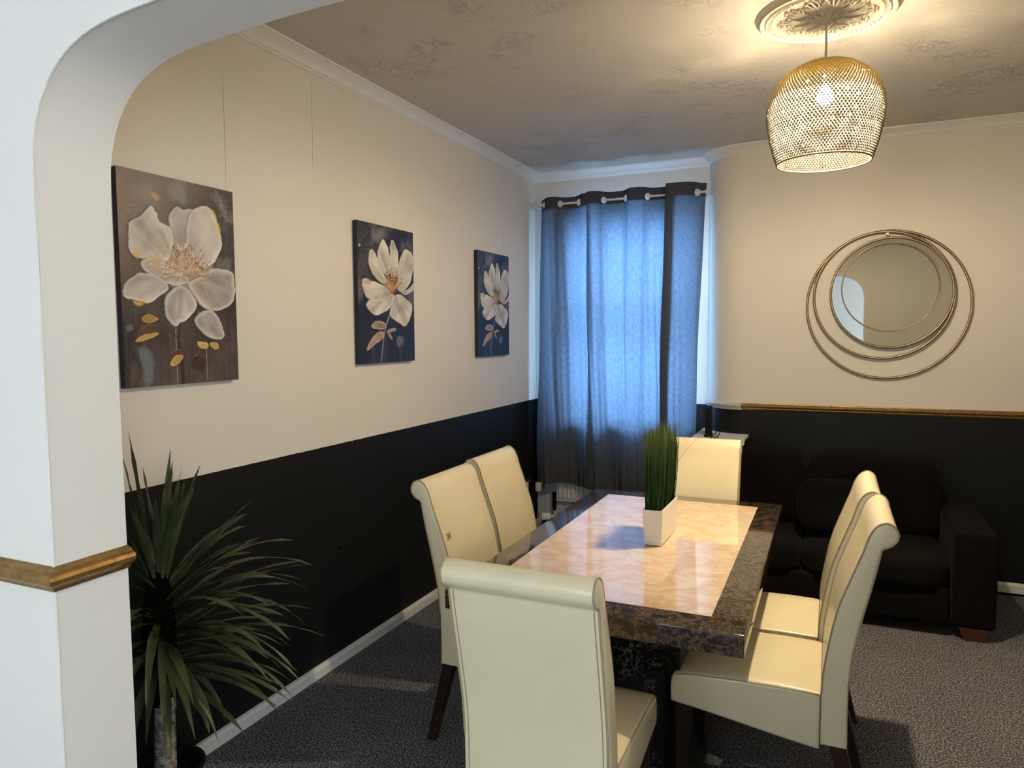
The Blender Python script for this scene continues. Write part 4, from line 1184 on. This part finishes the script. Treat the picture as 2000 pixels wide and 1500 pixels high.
for k in range(46):
    x_ = rs.uniform(0.02, 0.98); y_ = rs.uniform(0.15, 0.42); p.stroke([(x_, y_), (x_ + rs.uniform(-.004, .004), y_ - rs.uniform(0.08, 0.35))], (0.23, 0.19, 0.19) if k % 3 else (0.02, 0.015, 0.02), 0.0015, 0.35)
for x_, y_ in ((0.42, 0.31), (0.69, 0.21)): p.stroke([(x_, y_), (x_, 0.01)], (0.55, 0.50, 0.48), 0.0022, 0.75)
p.stroke(A_['stem'], (0.035, 0.022, 0.018), 0.010, 0.95, 0.016); p.stroke(A_['branch'], (0.035, 0.022, 0.018), 0.006, 0.95); p.stroke([(0.5, 0.32), (0.47, 0.25), (0.44, 0.2)], (0.06, 0.04, 0.035), 0.005)
for k in range(160):
    x_, y_ = rs.uniform(0.02, 0.2), rs.uniform(0.72, 0.88); p.stroke([(x_, y_), (x_ + 0.004, y_ + 0.004)], (0.42, 0.26, 0.17), rs.uniform(0.001, 0.004), 0.6 * rs.rand()) if k < 60 else None
    x_, y_ = rs.normal(0.88, 0.06), rs.normal(0.90, 0.05); p.stroke([(x_, y_), (x_ + 0.003, y_ + 0.003)], (0.55, 0.53, 0.55), rs.uniform(0.0008, 0.003), 0.6 * rs.rand()) if k < 80 else None
p.patch([(0.26, 0.905), (0.30, 0.91), (0.33, 0.89), (0.29, 0.88)], (0.50, 0.25, 0.15), 0.02, 0.8, 12)
for key, col in (('brown', (0.115, 0.055, 0.03)), ('brown2', (0.12, 0.05, 0.03)), ('brown3', (0.055, 0.022, 0.018)), ('gold', (0.50, 0.30, 0.10)), ('gold2', (0.55, 0.34, 0.11)), ('gold3', (0.62, 0.40, 0.14)), ('gold4', (0.62, 0.42, 0.15)), ('gold5', (0.62, 0.42, 0.15))):
    p.petal(A_[key], col, (0.5, 0.2), hash_seed[key], rim=tuple(min(1, c * 1.35) for c in col), dark=0.0, relief=0.0012, mid=0.02, soft=0.005)
p.patch([(0.30, 0.66), (0.62, 0.70), (0.78, 0.58), (0.60, 0.45), (0.40, 0.47), (0.28, 0.55)], (0.42, 0.34, 0.29), 0.03, 1.0, 70)
lav = (0.50, 0.445, 0.425); crm = (0.66, 0.60, 0.545); cen = (0.50, 0.56)
p.petal(A_['petB'], lav, cen, 31); p.petal(A_['petA'], crm, cen, 32); p.petal(A_['petC'], (0.56, 0.50, 0.475), cen, 33)
p.patch([(0.64, 0.84), (0.74, 0.84), (0.80, 0.74), (0.74, 0.66), (0.64, 0.72)], (0.66, 0.62, 0.58), 0.09, 0.7, 13)
p.petal(A_['petD'], (0.52, 0.43, 0.37), cen, 34, dark=0.2); p.petal(A_['petF'], lav, cen, 35, dark=0.3); p.petal(A_['petH'], (0.42, 0.375, 0.365), cen, 37, dark=0.1, rim=(0.80, 0.77, 0.72)); p.petal(A_['petG'], lav, cen, 36, dark=0.15); p.petal(A_['petE'], (0.47, 0.42, 0.40), cen, 38, dark=0.1)
for key in ('gold6', 'gold7', 'gold8', 'gold9', 'gold10'): p.patch(A_[key], (0.66, 0.42, 0.13), 0.012, 0.95, 14)
p.patch([(0.33, 0.66), (0.42, 0.66), (0.44, 0.60), (0.36, 0.59)], (0.42, 0.31, 0.22), 0.08, 0.6, 15, 1.5)
for k in range(210):
    an = rs.uniform(-0.2, PI + 0.35); r0, r1 = rs.uniform(0.0, 0.05), rs.uniform(0.06, 0.20)
    c0 = (0.53 + rs.normal(0, 0.05), 0.555 + rs.normal(0, 0.012)); q0 = (c0[0] + r0 * math.cos(an), c0[1] + r0 * math.sin(an) / ASP); q1 = (c0[0] + r1 * math.cos(an), c0[1] + r1 * math.sin(an) / ASP)
    col = [(0.46, 0.28, 0.15), (0.62, 0.43, 0.27), (0.22, 0.12, 0.06), (0.80, 0.66, 0.50)][k % 4]
    p.stroke([q0, q1], col, 0.0016, 0.9, relief=0.0028); p.stroke([q1, (q1[0] + 0.003, q1[1] + 0.003)], col, 0.005, 0.9, relief=0.0032)
for k in range(60):
    x_, y_ = rs.normal(0.68, 0.05), rs.normal(0.475, 0.035); p.stroke([(x_, y_), (x_ + 0.01, y_ + 0.012)], [(0.50, 0.30, 0.18), (0.62, 0.44, 0.30)][k % 2], 0.003, 0.7)
p.build('flower_painting', 'largest-looking canvas, mauve-brown with a huge white peony, nearest the pillar', 1.653, 2.153, 1.430, 2.160, 'flower canvases on the left wall')

# ---- the two smaller-looking prints share one design
p = Painting(150, 220); u, v = p.u, p.v
n1 = value_noise(u, v, 3, 4, 21, 5); n3 = value_noise(u, v, 6, 8, 23, 4); n2 = value_noise(u, v, 30, 3, 22, 3)
p.c = np.array((0.012, 0.015, 0.030)) * (0.6 + 0.9 * n1)[..., None]
f = np.clip((v - 0.55) * 1.6 + 1.6 * (n3 - 0.55), 0, 1)[..., None] * np.clip(1.2 - u, 0, 1)[..., None]
p.c = p.c * (1 - f * 0.7) + np.array((0.085, 0.072, 0.085)) * f * 0.7
p.patch(B_['patch1'], (0.22, 0.195, 0.21), 0.09, 0.85, 1, 1.3); p.patch(B_['patch2'], (0.15, 0.145, 0.17), 0.10, 0.8, 2, 1.4); p.patch(B_['patch4'], (0.17, 0.12, 0.095), 0.06, 0.8, 3, 1.3); p.patch(B_['patch3'], (0.17, 0.17, 0.15), 0.04, 0.8, 4)
p.patch([(0.02, 0.70), (0.14, 0.72), (0.18, 0.58), (0.05, 0.56)], (0.10, 0.085, 0.08), 0.12, 0.6, 5, 1.5)
p.patch([(0.86, 0.52), (0.99, 0.56), (0.99, 0.42), (0.9, 0.42)], (0.13, 0.10, 0.13), 0.06, 0.8, 6)
rs = np.random.RandomState(9)
for k in range(120):
    x_, y_ = rs.uniform(0.03, 0.25), rs.uniform(0.5, 0.95); p.stroke([(x_, y_), (x_ + 0.002, y_)], (0.45, 0.42, 0.42), rs.uniform(0.0012, 0.006), 0.7 * rs.rand())
p.stroke([(0.035, 0.83), (0.045, 0.83)], (0.75, 0.68, 0.66), 0.012, 0.8)
for k in range(14):
    x_ = rs.uniform(0.1, 0.95); p.stroke([(x_, rs.uniform(0.1, 0.25)), (x_, 0.01)], (0.10, 0.09, 0.11), 0.008, 0.3)
p.stroke(B_['stem'], (0.36, 0.33, 0.33), 0.010, 0.9, 0.005)
for key in ('leaf', 'leaf2', 'leaf3', 'leaf4'): p.petal(B_[key], (0.40, 0.29, 0.21), (0.45, 0.25), hash_seed[key], rim=(0.62, 0.55, 0.48), dark=0.2, mid=0.03)
cen = (0.60, 0.54); wh = (0.70, 0.645, 0.575)
p.petal(B_['P8'], (0.36, 0.32, 0.34), cen, 48)
for key, sd in (('P1', 41), ('P3', 43), ('P2', 42), ('P4', 44), ('P7', 47), ('P6', 46), ('P5', 45)): p.petal(B_[key], wh, cen, sd, rim=(0.82, 0.78, 0.71), dark=0.35, mid=0.035, streak=34)
p.patch([(0.72, 0.42), (0.80, 0.40), (0.86, 0.31), (0.80, 0.29)], (0.28, 0.19, 0.13), 0.05, 0.6, 8); p.patch([(0.63, 0.49), (0.70, 0.45), (0.74, 0.36), (0.66, 0.38)], (0.33, 0.27, 0.26), 0.05, 0.6, 9)
p.patch([(0.085, 0.595), (0.20, 0.60), (0.20, 0.565), (0.10, 0.56)], (0.48, 0.31, 0.17), 0.03, 0.7, 10)
p.patch([(0.50, 0.62), (0.64, 0.62), (0.66, 0.54), (0.52, 0.54)], (0.52, 0.30, 0.12), 0.08, 0.8, 10, 1.4)
for k in range(70):
    an = rs.uniform(0.35, PI - 0.1); r0, r1 = rs.uniform(0.0, 0.05), rs.uniform(0.08, 0.24)
    q0 = (0.60 + r0 * math.cos(an), 0.54 + r0 * math.sin(an) / ASP); q1 = (0.585 + 0.8 * r1 * math.cos(an), 0.54 + r1 * math.sin(an) / ASP)
    col = [(0.52, 0.29, 0.10), (0.68, 0.45, 0.22), (0.10, 0.05, 0.03)][k % 3]
    p.stroke([q0, q1], col, 0.003, 0.85); p.stroke([q1, (q1[0] + 0.003, q1[1] + 0.003)], (0.10, 0.06, 0.04) if k % 2 else col, 0.007, 0.9)
r1_ = p.build('flower_painting', 'middle canvas, navy with a tall white flower, on the warm lit wall', 2.952, 3.472, 1.455, 2.166, 'flower canvases on the left wall')
r2_ = p.build('flower_painting', 'farthest canvas, narrow-looking navy flower nearest the curtain', 4.268, 4.768, 1.450, 2.155, 'flower canvases on the left wall')
